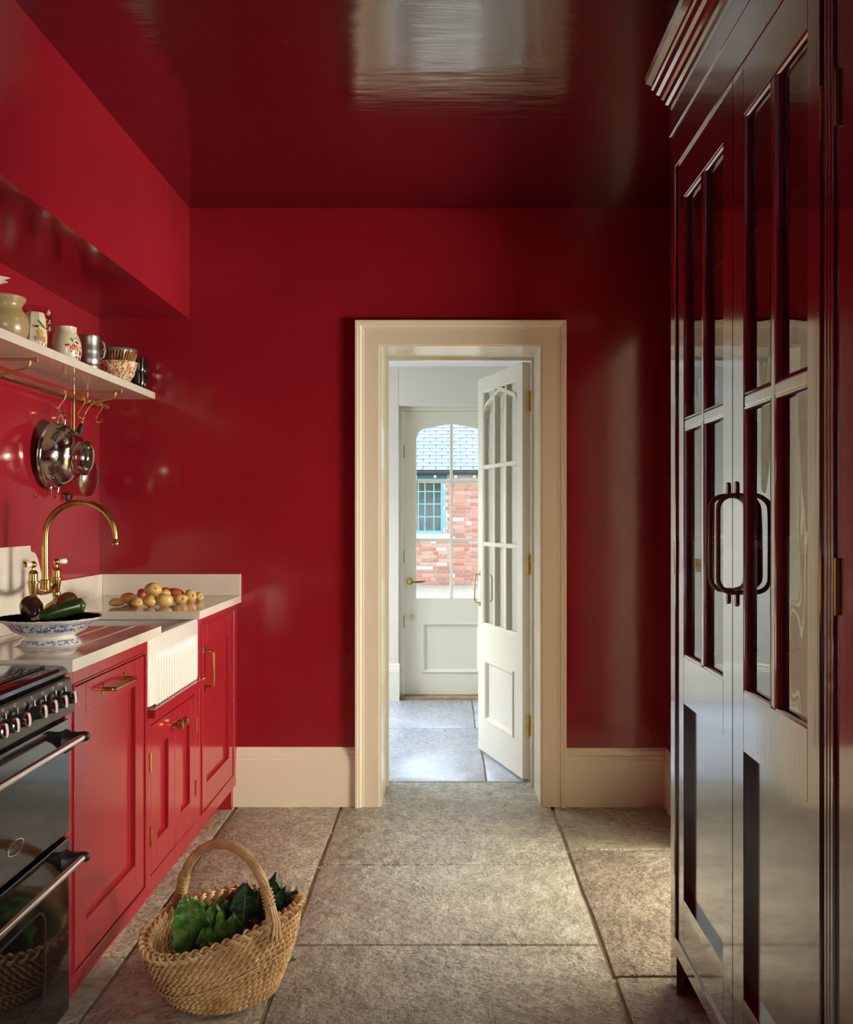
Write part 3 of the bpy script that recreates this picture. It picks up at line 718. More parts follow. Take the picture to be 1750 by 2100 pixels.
# ================================================================== left-hand run of units
XF = -.943                                    # face plane of the base units
fL = lambda a, b, t: (XF + t, a, b)           # a = along the wall (y), b = up, t = out into the room
def shaker(parent, a0, a1, b0, b1, st, rt, rb, fn, mat, thick=.022, rec=.0135):
    m = MB()
    def P(p0, p1, q0, q1, t1): m.prism([(p0, q0), (p1, q0), (p1, q1), (p0, q1)], fn, -thick, t1)
    P(a0, a0 + st, b0, b1, 0); P(a1 - st, a1, b0, b1, 0); P(a0 + st, a1 - st, b1 - rt, b1, 0); P(a0 + st, a1 - st, b0, b0 + rb, 0)
    d = m.build('door', mat, parent, bevel=.0012)
    MB().prism([(a0 + st, b0 + rb), (a1 - st, b0 + rb), (a1 - st, b1 - rt), (a0 + st, b1 - rt)], fn, -thick + .001, -rec).build('panel', mat, d)
    return d
def carcass(parent, a0, a1, holes, zb, zt, fn, mat, back=-.56, leg=None):
    """face frame with door openings and the box behind it"""
    m = MB()
    def P(p0, p1, q0, q1, t0=-.022, t1=0): m.prism([(p0, q0), (p1, q0), (p1, q1), (p0, q1)], fn, t0, t1)
    h0, h1, g0, g1 = holes
    P(a0, h0, zb, zt); P(h1, a1, zb, zt); P(h0, h1, g1, zt); P(h0, h1, zb, g0)
    f = m.build('face_frame', mat, parent, bevel=.001)
    m = MB()
    m.prism([(a0, zb), (a0 + .018, zb), (a0 + .018, zt), (a0, zt)], fn, back, -.022)
    m.prism([(a1 - .018, zb), (a1, zb), (a1, zt), (a1 - .018, zt)], fn, back, -.022)
    m.prism([(a0 + .018, zb), (a1 - .018, zb), (a1 - .018, zb + .018), (a0 + .018, zb + .018)], fn, back, -.022)
    m.prism([(a0 + .018, zb + .018), (a1 - .018, zb + .018), (a1 - .018, zt), (a0 + .018, zt)], fn, back, back + .012)
    m.build('carcass', mat, parent)
    return f
G = .0022
# unit A: tall panelled door beside the cooker
cA = thing('base_cabinet', (XF, 2.72, 0), 'red base cabinet with one wide panelled door beside the black cooker', 'cabinet')
carcass(cA, 2.398, 3.054, (2.447, 3.029, .133, .868), .098, .906, fL, M['cab'])
MB().loopframe(2.447, 3.029, .133, .868, [(0, -.004), (0, .0035), (.003, .0045), (.0055, .0015), (.0055, -.004)], fL).build('bead', M['cab'], cA)
dA = shaker(cA, 2.449 + .0085, 3.027 - .0085, .135 + .0075, .866 - .0075, .080, .080, .096, fL, M['cab'])
def hpull(a0, a1, b, proj, r, fn):
    m = MB(); rc = .012
    m.tube([fn(a0, b, 0)] + arc((a0 + rc, proj - rc), rc, PI, PI / 2, 5, lambda a, t: fn(a, b, t)) + arc((a1 - rc, proj - rc), rc, PI / 2, 0, 5, lambda a, t: fn(a, b, t)) + [fn(a1, b, 0)], r, 10)
    for a in (a0, a1): m.prism([(a - .006, b - .016), (a + .006, b - .016), (a + .006, b + .012), (a, b + .018), (a - .006, b + .012)], fn, -.0005, .0035)
    return m
hpull(2.655, 2.835, .820, .036, .0055, fL).build('handle', M['brass'], dA, smooth=True)
B(XL + .02, XF - .072, 2.40, 3.054, 0.0, .0975).build('plinth', M['cab'], cA)
# unit B: sink cabinet
cB = thing('sink_cabinet', (XF, 3.37, 0), 'red two-door cabinet under the white fluted sink', 'cabinet')
carcass(cB, 3.056, 3.688, (3.085, 3.636, .150, .628), .098, .655, fL, M['cab'])
B(XL + .02, XF - .072, 3.056, 3.690, 0.0, .0975).build('plinth', M['cab'], cB)
B(-1.45, -.918, 3.056, 3.690, .656, .682).build('sink_ledge', M['cab'], cB, bevel=.003)
B(-1.45, XF, 3.674, 3.690, .682, .905).build('end_cheek', M['cab'], cB)
for k, (a0, a1) in enumerate(((3.087, 3.3585), (3.3615, 3.634))):
    d = shaker(cB, a0, a1, .153, .625, .074, .080, .092, fL, M['cab'])
    a = a1 - .030 if k == 0 else a0 + .030
    lathe_dir([(.0, 0), (.0125, 0), (.0125, .003), (.006, .006), (.005, .014), (.010, .019), (.0155, .025), (.0165, .031), (.013, .037), (.006, .040), (0, .041)], fL(a, .578, 0), (1, 0, 0), 20).build('knob', M['brass'], d, smooth=True)
    ah = a0 - .003 if k == 0 else a1 + .003
    for z0, z1 in ((.245, .307), (.480, .542)):
        MB().tube([fL(ah, z0, .002), fL(ah, z1, .002)], .0036, 8).build('hinge', M['brassp'], d, smooth=True)
# unit C
cC = thing('base_cabinet', (XF, 4.02, 0), 'red base cabinet with one tall panelled door in the corner by the cream baseboard', 'cabinet')
carcass(cC, 3.692, 4.346, (3.718, 4.276, .150, .878), .098, .906, fL, M['cab'])
MB().loopframe(3.718, 4.276, .150, .878, [(0, -.004), (0, .0035), (.003, .0045), (.0055, .0015), (.0055, -.004)], fL).build('bead', M['cab'], cC)
dC = shaker(cC, 3.7265, 4.2675, .1575, .8705, .077, .085, .094, fL, M['cab'])
def vpull(a, b0, b1, proj, r, fn):
    m = MB(); rc = .012
    m.tube([fn(a, b0, 0)] + arc((b0 + rc, proj - rc), rc, PI, PI / 2, 5, lambda b, t: fn(a, b, t)) + arc((b1 - rc, proj - rc), rc, PI / 2, 0, 5, lambda b, t: fn(a, b, t)) + [fn(a, b1, 0)], r, 10)
    for b, s in ((b0, -1), (b1, 1)): m.prism([(a - .0065, b - s * .008), (a + .0065, b - s * .008), (a + .0065, b + s * .014), (a, b + s * .020), (a - .0065, b + s * .014)], fn, -.0005, .0035)
    return m
vpull(3.764, .632, .770, .036, .0055, fL).build('handle', M['brass'], dC, smooth=True)
B(-1.30, XF - .070, 3.692, 4.345, 0, .098).build('plinth', M['cab'], cC)
B(XF - .07, XF - .012, 4.285, 4.340, 0, .099).build('foot', M['cab'], cC)

# worktop: one continuous slab with a notch for the sink and drainer grooves
XW = -.924; ZW0, ZW1 = .907, .937
mw = MB()
fT = lambda a, b, t: (a, t, b)
mw.box(XL + .001, XW, 2.396, 2.62, ZW0, ZW1)
prof = [(XL + .001, ZW0), (XW, ZW0), (XW, ZW1)]
for gx in (-1.006, -1.092, -1.168, -1.243, -1.313):
    prof += [(gx + .005, ZW1), (gx + .0035, ZW1 - .0035), (gx - .0035, ZW1 - .0035), (gx - .005, ZW1)]
prof += [(XL + .001, ZW1)]
mw.prism(prof, fT, 2.62, 3.137)
mw.box(XL + .001, -1.365, 3.137, 3.62, ZW0, ZW1)
mw.box(XL + .001, XW, 3.62, 4.347, ZW0, ZW1)
wt = mw.build('worktop', M['stone'], org=(-1.24, 3.4, ZW0))
tag(wt, 'pale polished stone worktop with drainer grooves running over the red cabinets', 'worktop')
# splashbacks
m = MB(); pts = [(1.40, ZW1), (4.347, ZW1), (4.347, 1.033), (3.735, 1.033)]
for i in range(13):
    k = i / 12; pts.append((3.735 - .135 * k, 1.033 + .125 * (k - math.sin(2 * PI * k) / (2 * PI) * .9)))
pts += [(3.585, 1.163), (3.583, 1.182), (1.40, 1.182)]
m.prism(pts, lambda a, b, t: (t, a, b), XL + .001, XL + .021)
s1 = m.build('splashback', M['stone'], org=(XL + .01, 3.3, ZW1)); tag(s1, 'pale stone splashback on the left wall, stepping up in a curve behind the tap', 'splashback')
s2 = B(XL + .022, XW, YB - .021, YB - .001, ZW1 + .0003, 1.033).build('splashback', M['stone'], bevel=.001, org=(-1.24, YB - .01, ZW1)); tag(s2, 'low pale stone upstand on the back wall behind the potatoes', 'splashback')

# fluted fireclay sink
sk = thing('butler_sink', (-1.20, 3.36, .683), 'white fluted-front fireclay sink set between the two worktops', 'sink')
SX0, SX1, SY0s, SY1s, SZ0, SZ1 = -1.42, -.938, 3.060, 3.668, .683, .9062
m = MB()
def rrect(x0, x1, y0, y1, r, n=5):
    pts = []
    for cx, cy, a0 in ((x1 - r, y0 + r, -PI / 2), (x1 - r, y1 - r, 0), (x0 + r, y1 - r, PI / 2), (x0 + r, y0 + r, PI)):
        for i in range(n + 1): a = a0 + PI / 2 * i / n; pts.append((cx + r * math.cos(a), cy + r * math.sin(a)))
    return pts
def ring(x0, x1, y0, y1, r, z): return [(x, y, z) for x, y in rrect(x0, x1, y0, y1, r)]
rings = [ring(SX0 + .01, SX1 - .01, SY0s + .01, SY1s - .01, .02, SZ0), ring(SX0, SX1, SY0s, SY1s, .02, SZ0 + .008), ring(SX0, SX1, SY0s, SY1s, .02, SZ1 - .008),
         ring(SX0 + .006, SX1 - .006, SY0s + .006, SY1s - .006, .016, SZ1), ring(SX0 + .034, SX1 - .034, SY0s + .034, SY1s - .034, .03, SZ1), ring(SX0 + .042, SX1 - .042, SY0s + .042, SY1s - .042, .035, SZ1 - .01),
         ring(SX0 + .055, SX1 - .055, SY0s + .055, SY1s - .055, .045, SZ0 + .035), ring(SX0 + .10, SX1 - .10, SY0s + .10, SY1s - .10, .04, SZ0 + .025)]
m.loft(rings)
body = m.build('basin', M['porc'], sk, smooth=True, angle=50)
m = MB(); nf = 17; w = (3.640 - 3.125) / nf
for i in range(nf):
    yc = 3.125 + w * (i + .5)
    rings = []
    for z, q in ((SZ0 + .001, .75), (SZ0 + .006, 1), (.842, 1), (.850, .8), (.856, .35)):
        rings.append([(SX1 - .002 + .0065 * q * math.cos(a), yc + w * .46 * q * math.sin(a) * (1 if q > .5 else .8), z) for a in [-PI / 2 + PI * k / 6 for k in range(7)]] )
    m.loft(rings)
m.build('fluting', M['porc'], sk, smooth=True, angle=50)
lathe_dir([(0, 0), (.03, 0), (.03, .004), (.02, .006), (0, .003)], (-1.2, 3.36, SZ0 + .024), (0, 0, 1)).build('waste', M['chrome'], sk, smooth=True)

# bridge mixer tap
tp = thing('bridge_tap', (-1.455, 3.41, ZW1), 'aged brass bridge mixer tap with swan neck and white lever ends', 'tap')
TX = -1.41
for y, sgn in ((3.31, -1), (3.507, 1)):
    pil = MB().lathe([(0, 1.002), (.0135, 1.002), (.0145, 1.006), (.0145, 1.014), (.0135, 1.018), (.0105, 1.020), (.0115, 1.026), (.0155, 1.050), (.0165, 1.063), (.0205, 1.064), (.0205, 1.069), (.0150, 1.071), (.0150, 1.094), (.0165, 1.096), (.0120, 1.104), (.0060, 1.108), (.0055, 1.114), (0, 1.114)], (TX, y, 0), 20)
    pil.tube([(-1.452, y, ZW1 + .001), (-1.452, y, .952), (-1.440, y, .968), (-1.418, y, .982), (TX, y, 1.004)], .0085, 10)
    pil.lathe([(0, 0), (.020, 0), (.020, .003), (.012, .006), (0, .006)], (-1.452, y, ZW1 + .0005), 18)
    p_ = pil.build('valve', M['brass'], tp, smooth=True)
    MB().ell((TX, y, 1.126), (.0115, .0115, .0125), su=14, sv=8).build('lever_ball', M['brass'], p_, smooth=True)
    e = Vector((TX, y, 1.127)); dirv = Vector((-.3 if sgn < 0 else .55, -.95 if sgn < 0 else .8, .02)).normalized()
    lathe_dir([(0, .008), (.006, .008), (.0085, .012), (.0100, .026), (.0105, .034), (.0095, .038), (0, .039)], e, dirv, 14).build('lever', M['ware2'], p_, smooth=True)
    lathe_dir([(0, .038), (.0100, .038), (.0095, .042), (.005, .045), (0, .0455)], e, dirv, 14).build('lever_cap', M['brass'], p_, smooth=True)
m = MB().tube([(TX, 3.31, 1.045), (TX, 3.345, 1.032), (TX, 3.375, 1.027), (TX, 3.41, 1.026), (TX, 3.445, 1.027), (TX, 3.475, 1.032), (TX, 3.507, 1.045)], .0105, 12)
m.lathe([(0, 1.018), (.015, 1.020), (.019, 1.035), (.017, 1.052), (.0185, 1.060), (.0185, 1.066), (.0135, 1.070), (.0125, 1.085), (.0105, 1.095), (0, 1.095)], (TX, 3.41, 0), 20)
m.build('bridge', M['brass'], tp, smooth=True)
rad = .1225
pts = [(TX, 3.41, 1.06 + .155 * k / 6) for k in range(6)] + [(TX + rad - rad * math.cos(PI * k / 24), 3.41, 1.217 + rad * math.sin(PI * k / 24)) for k in range(25)] + [(TX + 2 * rad, 3.41, 1.206)]
m = MB().tube(pts, [.0120 - .003 * k / (len(pts) - 1) for k in range(len(pts))], 14)
m.lathe([(0, -.018), (.0115, -.018), (.0125, -.014), (.0125, -.008), (.0105, -.005), (.0125, 0), (.0105, .004), (0, .005)], (TX + 2 * rad, 3.41, 1.207), 16)
m.build('spout', M['brass'], tp, smooth=True)

# footed blue-and-white dish with vegetables
DC = (-1.104, 2.70, ZW1 + .0005)
lob = lambda th, z: 1 + (.045 * abs(math.cos(4 * th + .4)) if z > .055 else .028 * abs(math.cos(4 * th + .4)))
bw = MB().lathe([(0, .006), (.070, .0), (.083, .0), (.084, .004), (.076, .012), (.066, .020), (.064, .024), (.078, .030), (.098, .042), (.108, .055), (.116, .062), (.1335, .071), (.1345, .074)], DC, 64, lobes=lob).build('footed_dish', M['blueware'], smooth=True, org=DC)
tag(bw, 'blue and white footed dish holding dark vegetables on the drainer', 'dish')
MB().lathe([(.1345, .074), (.1325, .0755), (.113, .066), (.104, .058), (.094, .047), (.070, .037), (.03, .033), (0, .033)], DC, 64, lobes=lob).build('inner_glaze', M['blueinner'], bw, smooth=True)
def veg(name, p0, p1, rr, mat, lab, cat, stem=None, stem_mat=None, bend=.01):
    p0, p1 = Vector(p0), Vector(p1); n = 14; o = thing(name, p0, lab, cat)
    pts, rs = [], []
    for i in range(n + 1):
        k = i / n; p = p0.lerp(p1, k); p.z += bend * math.sin(PI * k); pts.append(p)
        j = min(len(rr) - 2, int(k * (len(rr) - 1))); f = k * (len(rr) - 1) - j
        cap = min(1, math.sqrt(max(0, 1 - (1 - min(1, min(k, 1 - k) / .10)) ** 2))) if 0 < k < 1 else .05
        rs.append(max(.002, (rr[j] * (1 - f) + rr[j + 1] * f) * cap))
    MB().tube(pts, rs, 18).build('body', mat, o, smooth=True, angle=80)
    if stem:
        d = (p0 - pts[2]).normalized(); q = p0 - d * .004
        MB().tube([q - d * .006, q + d * stem * .5, q + d * stem], [rr[0] * .62, rr[0] * .42, rr[0] * .46], 7).build('stem', stem_mat, o, smooth=True, angle=40)
    return o
zb = ZW1 + .034
veg('aubergine', (-1.128, 2.672, zb + .034), (-1.168, 2.708, zb + .074), [.016, .024, .030, .030, .026], M['aub'], 'dark purple aubergine at the left of the blue dish', 'aubergine', .012, M['stemg'])
a2 = veg('aubergine', (-1.068, 2.682, zb + .052), (-1.080, 2.785, zb + .078), [.020, .024, .027, .027, .024], M['aub2'], 'bronze-skinned aubergine with green cap pointing forward in the blue dish', 'aubergine', .016, M['stemg'])
m = MB(); d = Vector((-.012, .103, .026)).normalized(); q0 = Vector((-1.068, 2.682, zb + .052)); X_ = d.orthogonal().normalized(); Y_ = d.cross(X_)
for k in range(6):
    a = 2 * PI * k / 6; e = X_ * math.cos(a) + Y_ * math.sin(a); s = X_ * -math.sin(a) + Y_ * math.cos(a)
    m.add([q0 + e * .010 - s * .010, q0 + e * .010 + s * .010, q0 + e * .024 + d * .030, q0 + e * .007 - d * .004], [(0, 1, 2), (0, 2, 3), (1, 3, 2), (0, 3, 1)])
m.build('calyx', M['stemg'], a2)
veg('courgette', (-1.105, 2.622, zb + .045), (-.994, 2.672, zb + .078), [.014, .018, .020, .021, .021], M['courg'], 'dark green courgette lying across the right side of the blue dish', 'courgette', .020, M['stemt'], .004)

# potatoes
pots = [  # u, v, half-width px, half-height px, depth, red?, label
    (239.8, 1236.0, 14.6, 9.0, 3.800, 0, 'small yellow potato at the left end of the pile'),
    (261.5, 1226.0, 15.0, 9.5, 3.930, 0, 'brownish potato at the back left of the pile, behind the leftmost one'),
    (268.0, 1232.0, 13.0, 11.5, 3.860, 0, 'knobbly brown-patched potato second along the front left of the pile'),
    (282.3, 1236.0, 11.8, 9.6, 3.780, 0, 'round potato with a pink end at the front left of the pile'),
    (308.5, 1233.4, 15.4, 11.6, 3.800, 0, 'oblong potato with a dark dimple in the middle of the front row'),
    (338.5, 1231.0, 16.0, 13.0, 3.810, 0, 'large freckled potato at the centre right of the front row'),
    (313.5, 1208.5, 16.2, 14.0, 3.870, 0, 'big round yellow potato on the very top of the pile'),
    (291.0, 1218.0, 9.8, 9.4, 3.925, 1, 'red potato tucked left of the topmost one'),
    (337.0, 1217.5, 12.0, 9.0, 3.930, 0, 'smooth yellow potato behind the topmost one on the right'),
    (341.5, 1211.0, 9.6, 6.2, 4.010, 1, 'bright red potato peeping out at the top back of the pile'),
    (360.5, 1217.5, 15.5, 10.5, 4.010, 1, 'red-blushed potato at the back right of the pile'),
    (371.3, 1228.2, 14.0, 9.4, 3.945, 0, 'small potato with a pink end at the front right of the pile'),
    (391.5, 1222.3, 12.6, 12.0, 4.010, 0, 'upright yellow potato second from the right end of the pile'),
    (408.5, 1224.0, 9.8, 8.2, 4.070, 0, 'small pale potato at the far right end of the pile')]
for i, (u, v, a, b, d, red, lab) in enumerate(pots):
    s = d / F; c = Vector(((u - CU) * s, d, H - (v - CV) * s)); rx, rz = a * s * 1.08, b * s * 1.06
    ground = ZW1 + rz * .985
    if i not in (6, 7, 8, 9, 10, 1): c.z = ground
    rnd = random.Random(i); ph = [rnd.uniform(0, 6) for _ in range(4)]
    def wob(p): return p * (1 + .05 * math.sin(3 * p.x + ph[0]) + .05 * math.sin(3.4 * p.y + ph[1]) + .045 * math.sin(4 * p.z + ph[2]))
    R = Matrix.Rotation(rnd.uniform(-.15, .15), 3, 'Z')
    o = thing('potato', (c.x, c.y, c.z - rz), lab, 'potato', 'potatoes heaped on the worktop')
    MB().ell(c, (rx, max(rx, rz) * .95 if i not in (3, 11) else rx * 1.3, rz), R, 18, 12, wob).build('tuber', M['potr' if red else 'pot'], o, smooth=True, angle=180)
    if i in (3, 6, 11, 12, 13):
        MB().ell(c + Vector((rx * .55, -max(rx, rz) * (.76 if i not in (3, 11) else 1.06), rz * .12)), (rx * .22, rx * .10, rx * .22), None, 12, 8).build('eye', M['poteye'], o, smooth=True, angle=180)

# ------------------------------------------------------------------ range cooker
CF = -.930; CY0, CY1 = 1.395, 2.390
ck = thing('range_cooker', (-1.23, 1.9, 0), 'black range cooker with chrome knobs and handles at the left edge', 'cooker')
fC = lambda a, b, t: (CF + t, a, b)
B(-1.53, CF - .035, CY0, CY1, .06, .895).build('body', M['black'], ck, bevel=.004)
B(-1.50, CF - .06, CY0 + .02, CY1 - .02, .0, .06).build('plinth', M['blackm'], ck)
m = MB(); pr = [(-1.53, .897), (-.950, .897), (-.938, .901), (-.933, .908), (-.936, .916), (-.945, .922), (-.965, .9245), (-1.53, .9245)]
m.prism(pr, lambda a, b, t: (a, t, b), CY0, CY1); m.build('hob_surround', M['black'], ck, smooth=True, angle=25)
hb = B(-1.50, -.975, CY0 + .03, CY1 - .03, .9247, .930).build('hob_glass', M['blackglass'], ck, bevel=.002)
for cx, cy, r in ((-1.12, 2.16, .09), (-1.37, 2.14, .07), (-1.12, 1.80, .09), (-1.37, 1.80, .10)):
    MB().tube([(cx + r * math.cos(2 * PI * k / 40), cy + r * math.sin(2 * PI * k / 40), .9302) for k in range(40)], .0012, 4, closed=True).build('cooking_zone', M['white_print'], hb)
B(-1.535, -1.505, CY0 + .02, CY1 - .02, .9247, .945).build('back_rail', M['black'], ck, bevel=.003)
# fascia, leaning outwards towards its foot
m = MB(); m.prism([(-.985, .812), (-.9185, .812), (-.9165, .816), (-.9255, .893), (-.930, .897), (-.985, .897)], lambda a, b, t: (a, t, b), CY0, CY1)
fas = m.build('fascia', M['panelgrey'], ck, bevel=.001)
ft = math.atan2(.009, .077)
def fFas(a, b, t): return (-.9165 - (b - .816) * math.tan(ft) + t * math.cos(ft), a, b + t * math.sin(ft))
knobs = [2.318, 2.262, 2.203, 2.145, 2.060, 2.005, 1.953, 1.900, 1.820, 1.765, 1.710]
for y in knobs:
    base = Vector(fFas(y, .857, 0)); ax = Vector((math.cos(ft), 0, math.sin(ft)))
    k = lathe_dir([(0, 0), (.0205, 0), (.0205, .005), (.0155, .008), (.0145, .029), (0, .029)], base, ax, 20).build('knob', M['blackm'], ck, smooth=True)
    lathe_dir([(.0140, .0285), (.0158, .0295), (.0160, .0330), (.0145, .0352), (.0090, .0362), (0, .0364)], base, ax, 24).build('knob_cap', M['chrome'], k, smooth=True)
    m = MB(); m.prism([(y - .0026, .871), (y + .0026, .871), (y + .0036, .885), (y - .0036, .885)], fFas, .004, .014); m.build('knob_pointer', M['chrome'], k, bevel=.0008)
def fprint(s, y, z, size, shear=0):
    vs, fs = text_polys(s, size, shear)
    return slab([(y + p.x * -1, z + p.y) for p in vs], fs, fFas, -.0002, .0006) if False else slab([(y + p.x, z + p.y) for p in vs], fs, fFas, -.0002, .0006)
fprint('Classic', 2.322, .8915, .0105, .15).build('lettering', M['white_print'], fas)
for y in knobs[1:7]:
    m = MB(); z = .886; x = y + .018
    for dy_ in (-.004, .004): m.prism([(x + dy_ - .0004, z - .005), (x + dy_ + .0004, z - .005), (x + dy_ + .0004, z + .005), (x + dy_ - .0004, z + .005)], fFas, -.0002, .0006)
    for dz_ in (-.005, 0, .005): m.prism([(x - .004, z + dz_ - .0004), (x + .004, z + dz_ - .0004), (x + .004, z + dz_ + .0004), (x - .004, z + dz_ + .0004)], fFas, -.0002, .0006)
    m.tube([fFas(y + .0225 * math.cos(a), .857 + .0225 * math.sin(a), .0005) for a in [.5 + .9 * q / 8 for q in range(9)]], .0008, 4)
    m.build('dial_mark', M['white_print'], fas)
lathe_dir([(0, 0), (.003, 0), (.003, .002), (0, .003)], fFas(1.983, .884, 0), (1, 0, .1), 10).build('indicator_lamp', M['red_lens'], fas)
# oven doors
def oven_door(z0, z1, hz, win):
    m = MB(); m.prism([(CY0 + .004, z0), (CY1 - .003, z0), (CY1 - .003, z1), (CY0 + .004, z1)], fC, -.033, .002)
    d = m.build('oven_door', M['black'], ck, bevel=.003, seg=2)
    e0, e1 = CY0 + .05, CY1 - .030
    hd = MB().tube([fC(e0, hz, .046), fC(e1, hz, .046)], .0085, 14).build('handle', M['chrome'], d, smooth=True)
    for y, s in ((e0, -1), (e1, 1)):
        m = MB(); rings = []
        for t, hh, ww in ((.0015, .030, .030), (.012, .024, .026), (.030, .0145, .020), (.046, .0130, .014), (.056, .0105, .010), (.060, .005, .004)):
            rings.append([fC(y + s * .004 + ww * math.cos(a), hz - (.012 if t < .02 else 0.004 if t < .04 else 0) + hh * math.sin(a), t) for a in [2 * PI * k / 16 for k in range(16)]])
        m.loft(rings); m.build('handle_end', M['blackm'], hd, smooth=True, angle=60)
    if win:
        y0, y1, q0, q1 = win; r = .045
        poly = [(y, z) for y, z in rrect(y0, y1, q0, q1, r, 8)]
        ins = [(y, z) for y, z in rrect(y0 + .006, y1 - .006, q0 + .006, q1 - .006, r - .005, 8)]
        rg = [[fC(a, b, .002) for a, b in poly], [fC(a, b, .0035) for a, b in poly], [fC(a, b, .0035) for a, b in ins], [fC(a, b, .0022) for a, b in ins]]
        m = MB(); m.loft(rg, True, False); m.build('window_rim', M['blackm'], d)
        MB().prism(ins, fC, .0015, .0024).build('oven_window', M['blackglass'], d)
    return d
dr1 = oven_door(.520, .796, .757, None)
dr2 = oven_door(.085, .506, .465, (1.52, 2.245, .175, .394))
# badge
by, bz = 2.086, .582
lens = [(-.037, -.006), (-.037, .006), (-.022, .0125), (0, .0155), (.022, .0125), (.037, .006), (.037, -.006), (.022, -.0125), (0, -.0155), (-.022, -.0125)]
bd = MB().prism([(by + a, bz + b) for a, b in lens], fC, .0015, .0035).build('badge', M['blackm'], dr1)
m = MB(); rg = [[fC(by + a * s_, bz + b * s_, t) for a, b in lens] for s_, t in ((1.04, .0015), (1.04, .0048), (.94, .0048), (.94, .003))]
m.loft(rg, True, False); m.build('badge_rim', M['chrome'], bd)
vs, fs = text_polys('RANGEMASTER', .0115)
slab([(by + p.x * .86, bz + p.y) for p in vs], fs, fC, .003, .0042).build('lettering', M['chrome'], bd)

# ------------------------------------------------------------------ shelf, brackets, rail, hooks
SHX, SHZ0, SHZ1 = -1.3076, 1.811, 1.841
sh = B(XL + .001, SHX, 1.9, YB - .001, SHZ0, SHZ1).build('shelf', M['stone'], bevel=.001, org=(-1.43, 3.2, SHZ0)); tag(sh, 'long pale stone shelf on the left wall below the red bulkhead', 'shelf')
for y, lab in ((4.047, 'brass shelf bracket at the corner end of the shelf, above the saucepan'), (3.22, 'brass shelf bracket nearer the camera, above the tap')):
    bk = thing('shelf_bracket', (XL, y, 1.64), lab, 'bracket', 'brass brackets under the shelf')
    B(XL + .001, XL + .007, y - .007, y + .007, 1.640, SHZ0 - .0005).build('wall_bar', M['brassr'], bk, bevel=.001)
    B(XL + .006, -1.354, y - .006, y + .006, SHZ0 - .0065, SHZ0 - .0005).build('top_bar', M['brassr'], bk, bevel=.001)
    MB().tube([(x, y, z) for x, z in ((-1.5525, 1.650), (-1.530, 1.650), (-1.5225, 1.675), (-1.5096, 1.714), (-1.494, 1.740), (-1.475, 1.758), (-1.4396, 1.770), (-1.405, 1.776), (-1.391, 1.781), (-1.383, 1.791), (-1.381, 1.806))], .0042, 8).build('brace', M['brassr'], bk, smooth=True)
    lathe_dir([(0, 0), (.006, 0), (.004, .006), (0, .007)], (-1.36, y, SHZ0 - .006), (0, 0, -1), 10).build('screw', M['brassp'], bk, smooth=True)
RX, RZ = -1.500, 1.769
rl = MB().tube([(RX, 2.2, RZ), (RX, 4.286, RZ)], .0088, 14)
rl.tube([(RX, 4.268, RZ), (RX, 4.288, RZ)], .0100, 14)
rl = rl.build('hanging_rail', M['brassr'], smooth=True, org=(RX, 3.2, RZ)); tag(rl, 'long brass hanging rail below the stone shelf', 'rail')
for y in (4.047, 3.22, 2.4):
    MB().tube([(RX + .0105 * math.cos(a), y, RZ + .0105 * math.sin(a)) for a in [2 * PI * k / 16 for k in range(16)]], .0025, 6, closed=True).build('support_ring', M['brassr'], rl, smooth=True)
    MB().tube([(RX, y + .004, RZ + .009), (RX, y + .004, SHZ0 - .004)], .003, 6).build('support_stem', M['brassr'], rl, smooth=True)
def s_hook(y, x0, lab, ang=.5):
    """S hook: upper crook over the rail, lower crook below; drawn in a plane turned by ang from the X axis"""
    dx, dyv = math.cos(ang), math.sin(ang); pts = []
    for k in range(11): a = PI * (-.15 + 1.15 * k / 10); pts.append((.0118 * math.cos(PI - a), .0118 * math.sin(PI - a)))
    pts = [(-.0118 * math.cos(PI * k / 10 * 1.05 - .05 * PI), .0118 * math.sin(PI * k / 10 * 1.05 - .05 * PI)) for k in range(11)]
    pts += [(.011, -.012), (.004, -.027), (-.006, -.042), (-.014, -.056)]
    pts += [(-.002 - .0135 * math.cos(PI * k / 10 * 1.1), -.064 - .0135 * math.sin(PI * k / 10 * 1.1)) for k in range(11)]
    o = MB().tube([(RX + a * dx, y + a * dyv, RZ + b) for a, b in pts], .0020, 7).build('s_hook', M['brassp'], smooth=True, org=(RX, y, RZ))
    tag(o, lab, 'hook', 'brass hooks on the rail'); return o
s_hook(3.790, 0, 'brass hook holding up the steel colander')
s_hook(3.990, 0, 'brass hook holding the black-handled saucepan')
s_hook(4.190, 0, 'empty brass hook at the corner end of the rail')

# colander -----------------------------------------------------------------
Hk = Vector((RX - .002, 3.790, RZ - .0775))               # bottom of the hook's crook
cl = thing('colander', (-1.50, 3.745, 1.51), 'polished steel colander with pasta names cut through it, hanging on the rail', 'colander')
ctr = Vector((-1.514, 3.756, Hk.z - .038 - .128)); tilt = math.radians(6); yaw = math.radians(-7)
axis = Vector((math.cos(tilt) * math.cos(yaw), math.sin(yaw), -math.sin(tilt)))       # from rim towards base
upv = (Vector((0, 0, 1)) - axis * axis.z).normalized(); sidev = axis.cross(upv)
def col_pt(r, h, th): return ctr + axis * h + (upv * math.cos(th) + sidev * math.sin(th)) * r
cp = [(.128, .000), (.131, .002), (.131, -.002), (.127, .003), (.124, .016), (.117, .036), (.106, .058), (.092, .077), (.076, .090), (.062, .096), (.030, .097), (0.002, .097)]
def rev(m, prof, fn, seg=48):
    rings = [[fn(r, h, 2 * PI * k / seg) for k in range(seg)] for r, h in prof]
    m.loft(rings, True, False); return m
